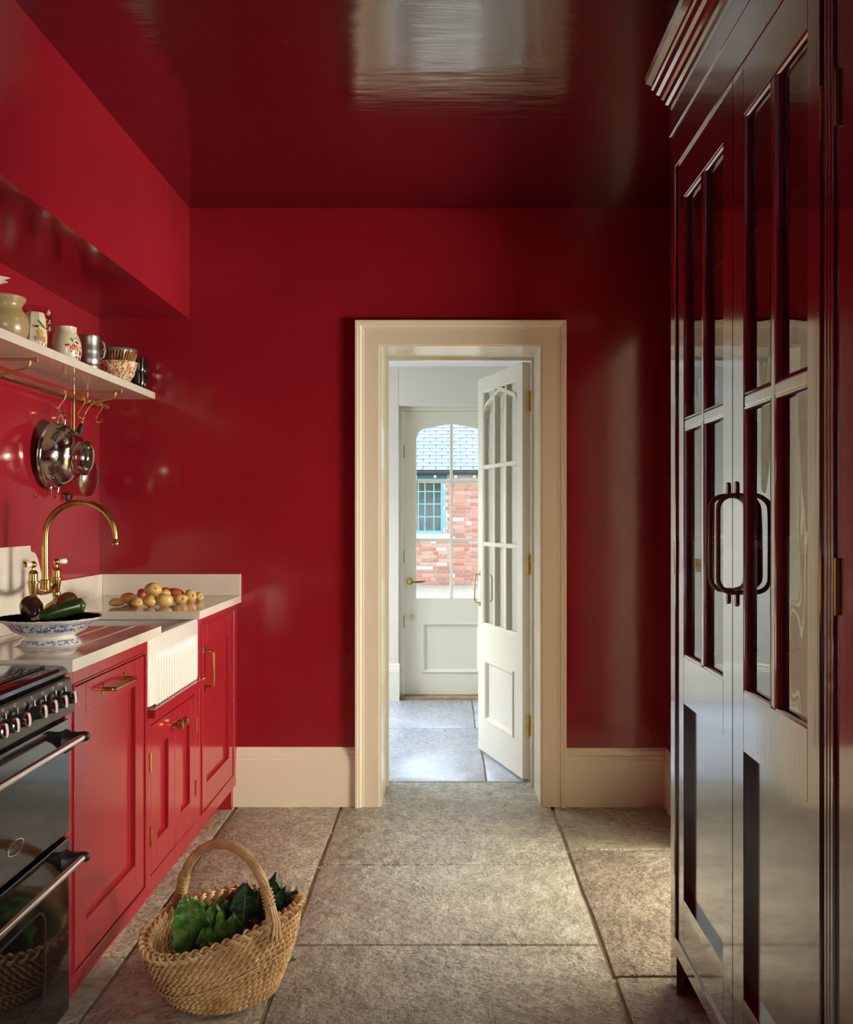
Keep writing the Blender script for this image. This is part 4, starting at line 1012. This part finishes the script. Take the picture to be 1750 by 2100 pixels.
rev(MB(), [(.126, .000), (.130, -.002), (.133, .000), (.132, .003), (.128, .004)] + cp[4:] + [(0.002, .0955), (.030, .0955), (.061, .0945), (.075, .0885), (.091, .0755), (.105, .0565), (.116, .035), (.123, .0155), (.126, .000)], col_pt).build('bowl', M['steel'], cl, smooth=True, angle=60)
rev(MB(), [(.058, .094), (.062, .098), (.060, .104), (.062, .118), (.067, .122), (.067, .124), (.061, .122), (.0585, .106), (.0585, .094)], col_pt).build('foot_ring', M['steel'], cl, smooth=True, angle=50)
for s in (1, -1):
    m = MB(); pts = []
    for a, h in ((-.032, .006), (-.026, .006), (-.021, -.001)): pass
    for k in range(13):
        a = PI * k / 12; pts.append(ctr + axis * (.010 if 2 < k < 10 else .010) + upv * s * (.124 + .040 * math.sin(a) ** .7) + sidev * .026 * math.cos(a))
    m.tube([pts[0] - upv * s * .012] + pts + [pts[-1] - upv * s * .012], .0034, 8)
    m.build('handle', M['steel'], cl, smooth=True)
def wrap_text(s, h0, th0, size):
    vs, fs = text_polys(s, size); m = MB()
    def surf(x, y):      # x: reading direction, y: letter height; cut to be read from inside, so it runs mirrored outside
        h = h0 - y; j = 0
        pr = cp[3:]
        for j in range(len(pr) - 1):
            if pr[j][1] <= h <= pr[j + 1][1]: break
        k = (h - pr[j][1]) / max(1e-6, pr[j + 1][1] - pr[j][1]); r = pr[j][0] * (1 - k) + pr[j + 1][0] * k
        return r, h, th0 - x / max(r, .05) * -1
    pts = []
    for p in vs:
        r, h, th = surf(p.x, p.y); pts.append(col_pt(r + .0011, h, th))
    m.add(pts, fs); n = len(pts); ins = []
    for p in vs:
        r, h, th = surf(p.x, p.y); ins.append(col_pt(r + .0002, h, th))
    m.add(ins, fs); return m
# angle 0 = top of the rim, positive towards +sidev; the camera sees the flank turned to -Y
cam_th = math.atan2((Vector((0, -1, 0))).dot(sidev), (Vector((0, -1, 0))).dot(upv))
sg = 1 if cam_th > 0 else -1
for s, h0, f, size in (('spaghetti', .040, .36, .034), ('linguine', .070, .34, .026), ('macaroni', .040, 1.50, .034), ('fusilli', .070, 1.55, .026)):
    wrap_text(s, h0, cam_th * f if f < 1 else cam_th + (f - 1) * sg * 1.9, size).build('cut_lettering', M['ink'], cl)
for h, f in ((.030, 1.02), (.062, 1.06)):
    m = MB(); pr = cp[3:]; rr = .120 if h < .05 else .1035
    star = [((.005 if k % 2 == 0 else .0022) * math.cos(k * PI / 5), (.005 if k % 2 == 0 else .0022) * math.sin(k * PI / 5)) for k in range(10)]
    m.add([col_pt(rr - b * .35 + .0012, h + b, cam_th * f + a / rr) for a, b in star], [tuple(range(10))]); m.build('cut_star', M['ink'], cl)

# saucepan ------------------------------------------------------------------
sp = thing('saucepan', (-1.50, 3.95, 1.37), 'steel saucepan with a black handle hanging behind the colander', 'saucepan')
ctr2 = Vector((-1.541, 3.962, 1.452)); ax2 = Vector((math.cos(math.radians(12)) * .985, -.20, -.10)).normalized()
up2 = (Vector((0, 0, 1)) - ax2 * ax2.z).normalized(); sd2 = ax2.cross(up2)
def pan_pt(r, h, th): return ctr2 + ax2 * h + (up2 * math.cos(th) + sd2 * math.sin(th)) * r
rev(MB(), [(.074, 0), (.0765, -.001), (.077, .001), (.074, .004), (.074, .086), (.071, .093), (.060, .096), (.055, .0975), (.002, .0975), (.002, .095), (.069, .091), (.0725, .085), (.0725, 0), (.074, 0)], pan_pt, 40).build('pan_body', M['steel'], sp, smooth=True, angle=40)
p0 = pan_pt(.074, .012, 0)
hp = [p0 + Vector((0.0, 0, -.002)), p0 + Vector((.010, .004, .018)), p0 + Vector((.012, .010, .045)), p0 + Vector((.012, .018, .080)), p0 + Vector((.014, .028, .115)), p0 + Vector((.022, .036, .145))]
MB().tube(hp, [.006, .010, .0115, .012, .012, .008], 12, flat=.6).build('handle', M['blackm'], sp, smooth=True)
MB().tube([hp[-1] + Vector((.002 + .008 * math.cos(a), 0, .004 + .010 * math.sin(a))) for a in [2 * PI * k / 14 for k in range(14)]], .0022, 6, closed=True).build('hanging_loop', M['steel'], sp, smooth=True)
p1 = pan_pt(.076, .012, PI)
m = MB().tube([p1 + sd2 * .02 + up2 * .002] + [p1 - up2 * (.024 * math.sin(PI * k / 8)) + sd2 * .02 * math.cos(PI * k / 8) + ax2 * -.004 for k in range(9)] + [p1 - sd2 * .02 + up2 * .002], .005, 8)
m.build('helper_handle', M['blackm'], sp, smooth=True)

# ------------------------------------------------------------------ crockery on the shelf
def pot(name, c, prof, mat, lab, cat, seg=40, lobes=None, org=True):
    o = MB().lathe(prof, (c[0], c[1], SHZ1 + .0005), seg, lobes=lobes).build(name, mat, smooth=True, org=(c[0], c[1], SHZ1)); tag(o, lab, cat, 'crockery on the stone shelf'); return o
def hollow(prof, t=.004):
    return prof + [(max(.001, r - t), max(z, prof[0][1] + t)) for r, z in reversed(prof[1:])] + [(0, prof[0][1] + t)]
v1 = pot('stoneware_vase', (-1.440, 3.155), hollow([(0, 0), (.045, 0), (.060, .012), (.074, .045), (.078, .070), (.072, .095), (.060, .113), (.0555, .124), (.0575, .134), (.066, .146), (.0685, .154), (.0665, .158)]), M['jarst'], 'round ochre stoneware vase at the left end of the shelf', 'vase')
for z in (.092, .098, .104, .110):
    r = {.092: .0735, .098: .0702, .104: .0665, .110: .0622}[z]
    MB().tube([(-1.440 + r * math.cos(2 * PI * k / 40), 3.155 + r * math.sin(2 * PI * k / 40), SHZ1 + z) for k in range(40)], .0012, 4, closed=True).build('thrown_ridge', M['jarst'], v1, smooth=True)
fr = pot('ruffled_dish', (-1.458, 2.992), hollow([(0, 0), (.030, 0), (.034, .02), (.022, .06), (.026, .11), (.050, .160), (.085, .180), (.098, .184)], .003), M['ware2'], 'white dish with a ruffled rim just peeping in at the left edge of the shelf', 'dish', 60, lobes=lambda th, z: 1 + (.10 * math.sin(9 * th) if z > .14 else 0))
jr = pot('painted_jar', (-1.390, 3.278), hollow([(0, 0), (.030, 0), (.038, .010), (.041, .035), (.041, .060), (.037, .080), (.036, .110), (.031, .128), (.028, .132)], .003), M['ware'], 'cream octagonal jar with a painted fruit posy beside the stoneware vase', 'jar', 8)
def decal(parent, c, prof, th, z, pts, mat, name='painted_motif'):
    """thin painted shape laid on a surface of revolution; pts in metres (x around, y up)"""
    def rad_at(zz):
        for j in range(len(prof) - 1):
            if prof[j][1] <= zz <= prof[j + 1][1] and prof[j + 1][1] > prof[j][1]:
                k = (zz - prof[j][1]) / (prof[j + 1][1] - prof[j][1]); return prof[j][0] * (1 - k) + prof[j + 1][0] * k
        return prof[-1][0]
    vs = []
    for off in (.0009, .0001):
        for a, b in pts:
            r = rad_at(z + b); tt = th + a / max(.02, r)
            vs.append((c[0] + (r + off) * math.cos(tt), c[1] + (r + off) * math.sin(tt), SHZ1 + z + b))
    n = len(pts); c0 = [sum(v[i] for v in vs[:n]) / n for i in range(3)]
    rr_ = rad_at(z + sum(b for a, b in pts) / n) + .0011; tt = th + sum(a for a, b in pts) / n / max(.02, rr_)
    vs.append((c[0] + rr_ * math.cos(tt), c[1] + rr_ * math.sin(tt), SHZ1 + z + sum(b for a, b in pts) / n))
    MB().add(vs, [(i, (i + 1) % n, 2 * n) for i in range(n)] + [(i, (i + 1) % n, n + (i + 1) % n, n + i) for i in range(n)]).build(name, mat, parent)
def blob(cx, cy, rx, ry, rot=0, n=10, pet=0):
    out = []
    for k in range(n):
        a = 2 * PI * k / n; q = 1 + pet * math.cos(n / 2 * a); x, y = rx * q * math.cos(a), ry * q * math.sin(a)
        out.append((cx + x * math.cos(rot) - y * math.sin(rot), cy + x * math.sin(rot) + y * math.cos(rot)))
    return out
jp = [(.030, 0), (.038, .010), (.041, .035), (.041, .060), (.037, .080), (.036, .110), (.031, .128)]
for a, b, rx, ry, rot, mt in ((.002, .0, .010, .012, 0, 'p_yel'), (.010, -.022, .009, .011, .4, 'p_orange'), (.004, .030, .004, .016, .7, 'p_green'), (.014, .022, .003, .012, .9, 'p_green'), (-.010, .020, .006, .004, 0, 'p_maroon'), (-.008, -.020, .006, .008, 0, 'pewter'), (.016, -.040, .007, .006, 0, 'pewter')):
    decal(jr, (-1.390, 3.278), jp, -.75, .062, blob(a, b, rx, ry, rot), M[mt])
gv = pot('glass_vase', (-1.452, 3.440), hollow([(0, 0), (.046, 0), (.051, .010), (.053, .040), (.0525, .090), (.049, .150), (.0465, .184)], .0022), M['tumbler'], 'clear engraved glass vase behind the painted jars', 'vase', 40)
gp = [(.051, .010), (.053, .040), (.0525, .090), (.049, .150), (.0465, .184)]
rn = random.Random(3)
for k in range(16):
    x, y = rn.uniform(-.016, .016), rn.uniform(-.035, .035); r = rn.uniform(.004, .008); a0 = rn.uniform(0, 6)
    pts = [(x + (r - r * .08 * q) * math.cos(a0 + q * .55), y + (r - r * .08 * q) * math.sin(a0 + q * .55)) for q in range(9)]
    w = MB(); P3 = []
    for a, b in pts:
        z = .135 + b; rr_ = .0495 + (.150 - z) * .05; tt = -.40 + a / .05; P3.append((-1.452 + rr_ * math.cos(tt), 3.440 + rr_ * math.sin(tt), SHZ1 + z))
    w.tube(P3, .0008, 4).build('engraving', M['ware2'], gv)
gj = (-1.420, 3.613)
gprof = [(.032, 0), (.040, .006), (.052, .030), (.0575, .058), (.0565, .085), (.050, .108), (.0435, .122), (.0405, .128)]
gg = pot('ginger_jar', gj, hollow([(0, 0)] + gprof + [(.0400, .130), (.0405, .144), (.0415, .147), (.0395, .149)], .004), M['ware'], 'cream ginger jar with red flower painting in the middle of the shelf', 'jar')
TH = -.62
for z, a, b, rx, ry, rot, mt, pet in ((.062, 0, 0, .017, .018, 0, 'p_red', .12), (.062, 0, 0, .0125, .0125, 0, 'ware', .1), (.062, 0, 0, .010, .010, 0, 'p_red', .1), (.062, 0, 0, .006, .007, 0, 'p_yel', 0),
        (.062, -.008, .034, .004, .008, .4, 'p_green', 0), (.062, .012, .026, .008, .004, -.4, 'p_maroon', .2), (.062, -.026, .014, .010, .004, .2, 'p_red', .1), (.062, .030, .010, .004, .004, 0, 'p_green', 0),
        (.062, .030, -.012, .006, .006, 0, 'p_maroon', .2), (.062, .012, -.028, .004, .005, .5, 'p_green', 0), (.062, .030, -.032, .009, .005, -.7, 'p_red', .1), (.062, .034, -.044, .005, .004, 0, 'p_yel', 0)):
    decal(gg, gj, gprof, TH, z, blob(a, b, rx, ry, rot, 14, pet), M[mt])
for pts in ([(-.004, .020), (-.004, .034), (.004, .043), (.016, .043), (.024, .036), (.022, .032)], [(.022, -.006), (.030, -.002), (.036, -.012), (.028, -.020)], [(.018, -.026), (.028, -.026), (.032, -.038)]):
    P3 = []
    for a, b in pts:
        z = .062 + b; k = [j for j in range(len(gprof) - 1) if gprof[j][1] <= z <= gprof[j + 1][1]][0]; q = (z - gprof[k][1]) / (gprof[k + 1][1] - gprof[k][1]); r = gprof[k][0] * (1 - q) + gprof[k + 1][0] * q
        tt = TH + a / r; P3.append((gj[0] + r * math.cos(tt), gj[1] + r * math.sin(tt), SHZ1 + z))
    MB().tube(P3, .0013, 5).build('painted_stem', M['p_maroon'], gg, smooth=True)
pw = thing('pewter_tankard', (-1.420, 3.848, SHZ1), 'dull pewter tankard with ribbed sides to the right of the ginger jar', 'tankard', 'crockery on the stone shelf')
pp = [(0, 0), (.038, 0), (.041, .004), (.040, .012), (.0435, .030), (.0450, .040), (.0425, .046), (.0455, .056), (.0460, .070), (.0435, .080), (.0445, .092), (.0450, .104), (.0430, .112), (.0435, .124), (.0440, .146), (.0455, .152), (.0445, .158)]
MB().lathe(hollow(pp, .003), (-1.420, 3.848, SHZ1 + .0005), 36).build('cup', M['pewter'], pw, smooth=True)
MB().tube([(-1.380 + a, 3.862, SHZ1 + z) for a, z in ((.0, .140), (.010, .144), (.018, .132), (.020, .105), (.014, .078), (.0, .068))], .004, 8).build('handle', M['pewter'], pw, smooth=True)
fb = pot('chintz_bowl', (-1.415, 4.165), hollow([(0, 0), (.036, 0), (.038, .006), (.050, .018), (.070, .050), (.080, .085), (.085, .104)], .003), M['chintz'], 'flower-patterned bowl with a wavy rim towards the right end of the shelf', 'bowl', 48, lobes=lambda th, z: 1 + (.03 * math.cos(7 * th) if z > .07 else 0))
bb = thing('basketweave_bowl', (-1.415, 4.165, SHZ1 + .106), 'brown basketweave pottery bowl with a green rim stacked on the flowered bowl', 'bowl', 'crockery on the stone shelf')
MB().lathe([(r, z + .092) for r, z in hollow([(0, 0), (.052, 0), (.066, .020), (.074, .050), (.077, .062)], .004)], (-1.415, 4.165, SHZ1), 40).build('bowl_wall', M['basketware'], bb, smooth=True)
for k in range(40):
    a = 2 * PI * k / 40
    MB().tube([(-1.415 + r * math.cos(a + s), 4.165 + r * math.sin(a + s), SHZ1 + .092 + z) for r, z, s in ((.058, .006, 0), (.069, .021, .02), (.0765, .040, .05), (.0785, .054, .08))], .0036, 5).build('weave_strand', M['basketware'], bb, smooth=True)
MB().tube([(-1.415 + .078 * math.cos(2 * PI * k / 40), 4.165 + .078 * math.sin(2 * PI * k / 40), SHZ1 + .157) for k in range(40)], .0042, 8, closed=True).build('rim', M['p_teal'], bb, smooth=True)
tc = [(0, 0), (.030, 0), (.034, .006), (.0385, .035), (.040, .060), (.0405, .078)]
for k, lab in ((0, 'lower of two stacked black tumblers at the right end of the shelf'), (1, 'upper of two stacked black tumblers at the right end of the shelf')):
    o = MB().lathe([(r, z) for r, z in hollow(tc, .003)], (-1.362, 4.285, SHZ1 + .0005 + k * .060), 28).build('black_tumbler', M['ebony'], smooth=True, org=(-1.362, 4.285, SHZ1 + k * .060)); tag(o, lab, 'tumbler', 'stacked black tumblers')

# ================================================================== right-hand glazed cupboard
XD = .615
fR = lambda a, b, t: (XD - t, a, b)
cu = thing('glazed_cupboard', (.80, 1.58, 0), 'tall dark burgundy cupboard with glazed doors along the right side', 'cupboard')
D = M['dark']
doors = [(2.1115, 2.6250), (1.5985, 2.1085), (1.0220, 1.5350), (.5090, 1.0190)]
m = MB()
def P(p0, p1, q0, q1, t0=-.024, t1=0): m.prism([(p0, q0), (p1, q0), (p1, q1), (p0, q1)], fR, t0, t1)
P(2.628, 2.697, 0.0, 2.42); P(1.538, 1.5955, .105, 2.233); P(.44, .506, 0, 2.42)
P(.506, 2.628, 2.236, 2.42); P(.506, 2.628, .105, .152)
m.build('face_frame', D, cu, bevel=.0015)
m = MB()
for a in (1.553, 1.5665, 1.580): m.prism([(a - .0055, .155), (a + .0055, .155), (a + .0055, 2.233), (a - .0055, 2.233)], fR, -.001, .0045)
m.build('reeding', D, cu, bevel=.002, seg=2)
MB().loopframe(1.5975, 2.6265, .1515, 2.2345, [(0, -.004), (0, .004), (.003, .006), (.006, .004), (.006, -.002)], lambda a, b, t: fR(a, b, t)).build('bead', D, cu)
m = MB()
m.box(XD + .024, .976, 2.675, 2.697, 0, 2.42).box(XD + .024, .976, .44, .462, 0, 2.42).box(XD + .024, .976, 1.555, 1.577, .12, 2.42)
m.box(XD + .024, .976, .462, 2.675, 2.40, 2.42)
m.build('carcass', D, cu)
m = MB(); m.box(.960, .976, .462, 2.675, .12, 2.40); m.box(XD + .03, .960, .462, 2.675, .115, .135)
m.build('back_board', M['inside'], cu)
B(XD + .06, XD + .08, .462, 2.675, 0, .108).build('plinth', D, cu)
for z in (.56, .90, 1.22, 1.55, 1.905, 2.16):
    for y0, y1 in ((.463, 1.553), (1.579, 2.673)):
        B(.672, .959, y0, y1, z, z + .018).build('shelf_board', M['wood'], cu, bevel=.001)
# cornice: stepped moulding swept along the front and returned on the far end
CP = [(0, 2.415), (.004, 2.415), (.006, 2.428), (.013, 2.434), (.016, 2.446), (.022, 2.452), (.026, 2.458), (.026, 2.464), (.034, 2.470), (.040, 2.484), (.045, 2.488), (.045, 2.500), (.058, 2.512), (.060, 2.530), (0, 2.530)]
rings = [[(XD - t, .42, z) for t, z in CP], [(XD - t, 2.697 + t, z) for t, z in CP], [(.977, 2.697 + t, z) for t, z in CP]]
mc = MB(); mc.loft(rings); mc.build('cornice', D, cu)
MB().prism([(.44, 2.337), (2.699, 2.337), (2.699, 2.343), (.44, 2.343)], fR, -.002, .004).build('frieze_bead', D, cu, bevel=.0015)
GZ = (.925, 1.530, 2.126)
for di, (a0, a1) in enumerate(doors):
    st = .072; b0, b1 = .158, 2.229; g0, g1 = a0 + st, a1 - st - .004; am = (g0 + g1) / 2
    m = MB()
    def P(p0, p1, q0, q1, t0=-.024, t1=0): m.prism([(p0, q0), (p1, q0), (p1, q1), (p0, q1)], fR, t0, t1)
    P(a0, g0, b0, b1); P(g1, a1, b0, b1); P(g0, g1, GZ[2], b1); P(g0, g1, .800, GZ[0]); P(g0, g1, b0, .286)
    d = m.build('door', D, cu, bevel=.0012)
    P_ = MB().prism([(g0, .286), (g1, .286), (g1, .800), (g0, .800)], fR, -.023, -.017); P_.build('panel', D, d)
    MB().prism([(am - .013, GZ[0]), (am + .013, GZ[0]), (am + .013, GZ[2]), (am - .013, GZ[2])], fR, -.024, -.001).build('glazing_bar', D, d, bevel=.004, seg=2)
    MB().prism([(g0, GZ[1] - .013), (g1, GZ[1] - .013), (g1, GZ[1] + .013), (g0, GZ[1] + .013)], fR, -.0235, -.0015).build('glazing_bar', D, d, bevel=.004, seg=2)
    for p0, p1 in ((g0, am - .013), (am + .013, g1)):
        for q0, q1 in ((GZ[0], GZ[1] - .013), (GZ[1] + .013, GZ[2])):
            MB().loopframe(p0, p1, q0, q1, [(0, -.001), (.004, -.002), (.007, -.006), (.009, -.012), (.009, -.020), (0, -.020)], fR).build('glazing_moulding', D, d)
            MB().prism([(p0 + .002, q0 + .002), (p1 - .002, q0 + .002), (p1 - .002, q1 - .002), (p0 + .002, q1 - .002)], fR, -.0175, -.0145).build('pane', M['cabglass'], d)
    ah = a0 + .030 if di % 2 == 0 else a1 - .030
    d_handle(fR, ah, 1.128, 1.335, .040, .0052, .030, .030, 12).build('handle', M['bronze'], d, smooth=True)
    ax = a1 if di % 2 == 0 else a0
    for z in (.37, 1.18, 1.95):
        MB().tube([fR(ax + (.0014 if di % 2 == 0 else -.0014), z - .045, .003), fR(ax + (.0014 if di % 2 == 0 else -.0014), z + .045, .003)], .0042, 8).build('hinge', M['brass'], d, smooth=True)
# wine glasses on the upper shelf
wg = [(0, 0), (.032, 0), (.032, .0015), (.010, .004), (.004, .010), (.0035, .075), (.012, .084), (.030, .105), (.036, .130), (.034, .160), (.030, .178), (.029, .178), (.033, .158), (.0348, .130), (.029, .107), (.010, .087), (0, .085)]
spots = [(.735, 2.045, 'stemmed wine glass nearest the door join on the upper cupboard shelf'), (.735, 1.955, 'second stemmed wine glass from the door join in the cupboard'), (.735, 1.865, 'third stemmed wine glass from the door join in the cupboard'),
         (.735, 1.775, 'fourth stemmed wine glass from the door join in the cupboard'), (.735, 1.685, 'stemmed wine glass at the near end of the cupboard shelf'), (.825, 1.82, 'stemmed wine glass in the rear row of the cupboard shelf')]
src = None
for x, y, lab in spots:
    if src is None: src = o = MB().lathe(wg, (0, 0, 0), 24).build('wine_glass', M['tumbler'], smooth=True)
    else: o = src.copy(); COL.objects.link(o)
    o.location = (x, y, 1.9235); tag(o, lab, 'glass', 'wine glasses in the cupboard')

# ================================================================== wicker basket
BC = Vector((-.612, 2.650, 0)); PA = math.radians(139.4); P2 = Vector((math.cos(PA), math.sin(PA), 0)); L2 = Vector((math.sin(PA), -math.cos(PA), 0))
bk = thing('wicker_basket', BC, 'round willow basket with a hooped handle full of greens on the floor', 'basket')
def zrim(th): return .178 + .040 * math.cos(th) + .026 * math.cos(th - PA) ** 2
def brad(f): return .138 + (.200 - .138) * (1 - (1 - min(1, f)) ** 1.7)
def bpt(th, f, off=0): 
    r = brad(f) + off; return BC + Vector((r * math.cos(th) * 1.01, r * math.sin(th), .010 + f * (zrim(th) - .010)))
NS = 216
rng = random.Random(11)
rings = [[bpt(2 * PI * k / 48, f, -.0005) for k in range(48)] for f in (.02, .15, .3, .5, .75, .98)] 
rings2 = [[bpt(2 * PI * k / 48, f, -.0020) for k in range(48)] for f in (.98, .75, .5, .3, .15, .02)]
MB().loft(rings + rings2, True, False).build('stake_wall', M['wick'], bk, smooth=True)
MB().lathe([(0, .004), (.136, .004), (.138, .012), (0, .014)], BC, 48).build('base', M['wick'], bk)
ROWS = 14
for r in range(ROWS):
    f = (r + .5) / ROWS * .965; m = MB(); tw = 32; ph0 = rng.uniform(0, 6)
    for s in range(2):
        pts = []
        for k in range(NS):
            th = 2 * PI * k / NS; ph = tw * th + PI * s + ph0
            p = bpt(th, f, .0056 * math.cos(ph)); p.z += .0044 * math.sin(ph); pts.append(p)
        m.tube(pts, .0047, 6, closed=True)
    m.build('woven_row', M['wick'], bk, smooth=True)
for s in range(3):       # plaited border, each strand a pair of rods
    m = MB()
    for q in (-1, 1):
        pts = []
        for k in range(NS * 2):
            th = 2 * PI * k / (NS * 2); ph = 16 * th + 2 * PI * s / 3
            p = bpt(th, 1.0); out = Vector((math.cos(th), math.sin(th), 0))
            p += out * (.0135 * math.sin(ph) + .002) + Vector((0, 0, .006 + .0065 * math.sin(2 * ph) + q * .0028)) + out * q * .0022
            pts.append(p)
        m.tube(pts, .0040, 6, closed=True)
    m.build('border_plait', M['wick2'], bk, smooth=True)
e0, e1 = bpt(PA, .93), bpt(PA + PI, .93)
def hpath(k):
    a = PI * k; c = (e0 + e1) / 2; h = e0.lerp(e1, (1 - math.cos(a)) / 2)
    return Vector((h.x, h.y, h.z + (.400 - c.z) * math.sin(a) ** .86 if 0 < a < PI else h.z))
m = MB(); NH = 90; core = [hpath(i / NH) for i in range(NH + 1)]
for s in range(7):
    pts = []
    for i in range(NH + 1):
        t = (core[min(NH, i + 1)] - core[max(0, i - 1)]).normalized(); n1 = t.cross(L2).normalized(); ph = 2 * PI * s / 7 + i * .16
        pts.append(core[i] + (n1 * math.cos(ph) + L2 * math.sin(ph)) * .0085)
    m.tube(pts, .0052, 6)
m.build('handle', M['wick2'], bk, smooth=True)
for i0, sgn in ((6, 1), (NH - 6, -1)):
    m = MB(); pts = []
    for k in range(73):
        i = i0 + sgn * k / 72 * 8; j = int(i); p = core[j].lerp(core[min(NH, j + 1)], i - j); t = (core[min(NH, j + 1)] - core[max(0, j - 1)]).normalized(); n1 = t.cross(L2).normalized(); a = 2 * PI * k / 12
        pts.append(p + (n1 * math.cos(a) + L2 * math.sin(a)) * .0150)
    m.tube(pts, .0030, 5); m.build('binding', M['wick2'], bk, smooth=True)
    e = core[0] if sgn > 0 else core[-1]; out = (e - BC); out.z = 0; out.normalize(); m = MB()
    for q in (-1, 0, 1): m.tube([core[8 if sgn > 0 else NH - 8] + L2 * q * .006 + out * .012, e + Vector((0, 0, .025)) + out * .024 + L2 * q * .008, e + out * .020 + Vector((0, 0, -.022)) + L2 * q * .014], .0034, 6)
    m.build('tie_rod', M['wick2'], bk, smooth=True)
m = MB(); m.tube([bpt(th, .30 + .30 * max(0, math.sin((th - 3.7) * .75)) ** 2, .0125) for th in [3.6 + 2.5 * k / 40 for k in range(41)]], .0022, 5); m.build('loose_rod', M['wick2'], bk, smooth=True)

def leaf(name, tip, base, width, mat, lab, cat, ruf=.06, curl=.02, face=(0, -1, 0), rib=True, group='greens in the basket', seed=0):
    tip, base = Vector(tip), Vector(base); ln = (tip - base).length; t = (tip - base) / ln; fa = Vector(face); n = (fa - t * fa.dot(t)).normalized(); s = t.cross(n)
    rn = random.Random(seed); p1, p2 = rn.uniform(0, 6), rn.uniform(0, 6)
    nv, nu = 18, 10; G_ = []
    for i in range(nv + 1):
        k = i / nv; w = width * (.12 + .88 * min(1, k / .48) ** .8) * (math.sqrt(max(.02, 1 - ((k - .56) / .445) ** 2)) if k > .56 else 1)
        row = []
        for j in range(nu + 1):
            x = (j / nu - .5) * 2; ed = abs(x) ** 2
            off = curl * k * k * 2.2 + .22 * w * (x * x) - .02 * w
            off += ruf * width * ed * (math.sin(k * 21 + p1 + x) + .6 * math.sin(k * 39 + p2)) 
            wob = 1 + ruf * .7 * math.sin(k * 27 + p2 + 3 * x)
            kk = k * ln + width * ruf * .9 * math.sin(x * 4.5 + p1) * k * k
            row.append(base + t * kk + s * (x * w * .5 * wob) + n * off)
        G_.append(row)
    m = MB(); vs = []
    for sg_ in (0, -.0012):
        for row in G_: vs += [p + n * sg_ for p in row]
    c = nu + 1; N_ = (nv + 1) * c; fs = []
    for i in range(nv):
        for j in range(nu):
            a = i * c + j; fs.append((a, a + 1, a + c + 1, a + c)); fs.append((N_ + a, N_ + a + c, N_ + a + c + 1, N_ + a + 1))
    bd_ = [j for j in range(c)] + [i * c + nu for i in range(1, nv + 1)] + [nv * c + j for j in range(nu - 1, -1, -1)] + [i * c for i in range(nv - 1, 0, -1)]
    for q in range(len(bd_)): a, b = bd_[q], bd_[(q + 1) % len(bd_)]; fs.append((a, N_ + a, N_ + b, b))
    o = thing(name, base, lab, cat, group)
    m.add(vs, fs); m.build('blade', mat, o, smooth=True, angle=80)
    if rib:
        mid = nu // 2
        MB().tube([G_[i][mid] + n * .0008 for i in range(nv)], [.0042 * (1 - .8 * i / nv) for i in range(nv)], 6).build('midrib', M['midrib'], o, smooth=True)
    return o
def at(u, v, d): return Vector(((u - CU) * d / F, d, H - (v - CV) * d / F))
ch = [(386, 1836, 2.665, .088, 'tallest broad green chard leaf at the left of the basket', .02), (420, 1850, 2.705, .070, 'green chard leaf rising behind the middle of the bunch', .05), (441, 1862, 2.660, .062, 'light-veined green leaf in the centre of the bunch', .06),
      (452, 1866, 2.625, .030, 'narrow pale folded leaf in the centre of the bunch', .03), (478, 1870, 2.650, .060, 'green leaf beside the dark kale, right of the centre', .05), (420, 1893, 2.600, .056, 'curled green leaf with a pale shine at the front centre', .07),
      (424, 1920, 2.560, .056, 'short bright green leaf low at the front of the basket', .06), (455, 1936, 2.555, .050, 'small rounded green leaf at the front edge of the basket', .08), (484, 1926, 2.575, .040, 'small crinkled leaf at the front right of the bunch', .12)]
for i, (u, v, d, w, lab, rf_) in enumerate(ch):
    t = at(u, v, d); b_ = Vector((t.x * .75 + BC.x * .25, t.y * .6 + BC.y * .4 - .01, .035 if i not in (6, 7) else .045))
    leaf('chard_leaf', t, b_, w * 1.15, M['leafgreen'], lab, 'leaf', rf_ + .09, (.012, .0, -.01, .0, .008, .02, .015, .03, .02)[i], (.25, -1, .15), seed=i)
ka = [(505, 1807, 2.700, .062, 'upright dark kale leaf with a clear pale midrib', .05, (.15, -1, .1)), (538, 1822, 2.735, .060, 'dark kale leaf leaning right behind the upright one', .12, (-.3, -1, .2)), (574, 1798, 2.790, .060, 'frilly kale leaf sticking up beyond the handle', .22, (-.1, -1, .3)),
      (594, 1824, 2.755, .050, 'curled kale leaf just right of the handle', .20, (-.2, -1, .5)), (617, 1824, 2.735, .030, 'thin dark kale leaf pointing out over the right rim', .25, (-.4, -.8, .8)), (462, 1846, 2.745, .040, 'small dark kale leaf behind the chard', .2, (0, -1, .2)), (519, 1850, 2.720, .050, 'dark kale leaf low behind the handle foot', .15, (-.3, -1, .3))]
for i, (u, v, d, w, lab, rf_, fc) in enumerate(ka):
    t = at(u, v, d); b_ = Vector((t.x * .45 + (BC.x + .03) * .55, t.y * .5 + BC.y * .5, .05))
    leaf('kale_leaf', t, b_, w * 1.25, M['kale'], lab, 'leaf', rf_, .01, fc, seed=20 + i, rib=i in (0, 1))
leaf('purple_leaf', at(557, 1884, 2.60), at(478, 1944, 2.60), .060, M['purple'], 'dark purple crinkled leaf lying against the right rim of the basket', 'leaf', .14, .0, (-.35, -1, .6), rib=False, seed=44)
q = at(597, 1972, 2.826); q.z = .004
s_ = leaf('leaf_scrap', q + Vector((.012, .006, 0)), q - Vector((.010, .004, 0)), .012, M['leafgreen'], 'tiny torn scrap of green leaf on the flagstone right of the basket', 'leaf', .2, 0, (0, -.2, 1), rib=False, group=None, seed=50)
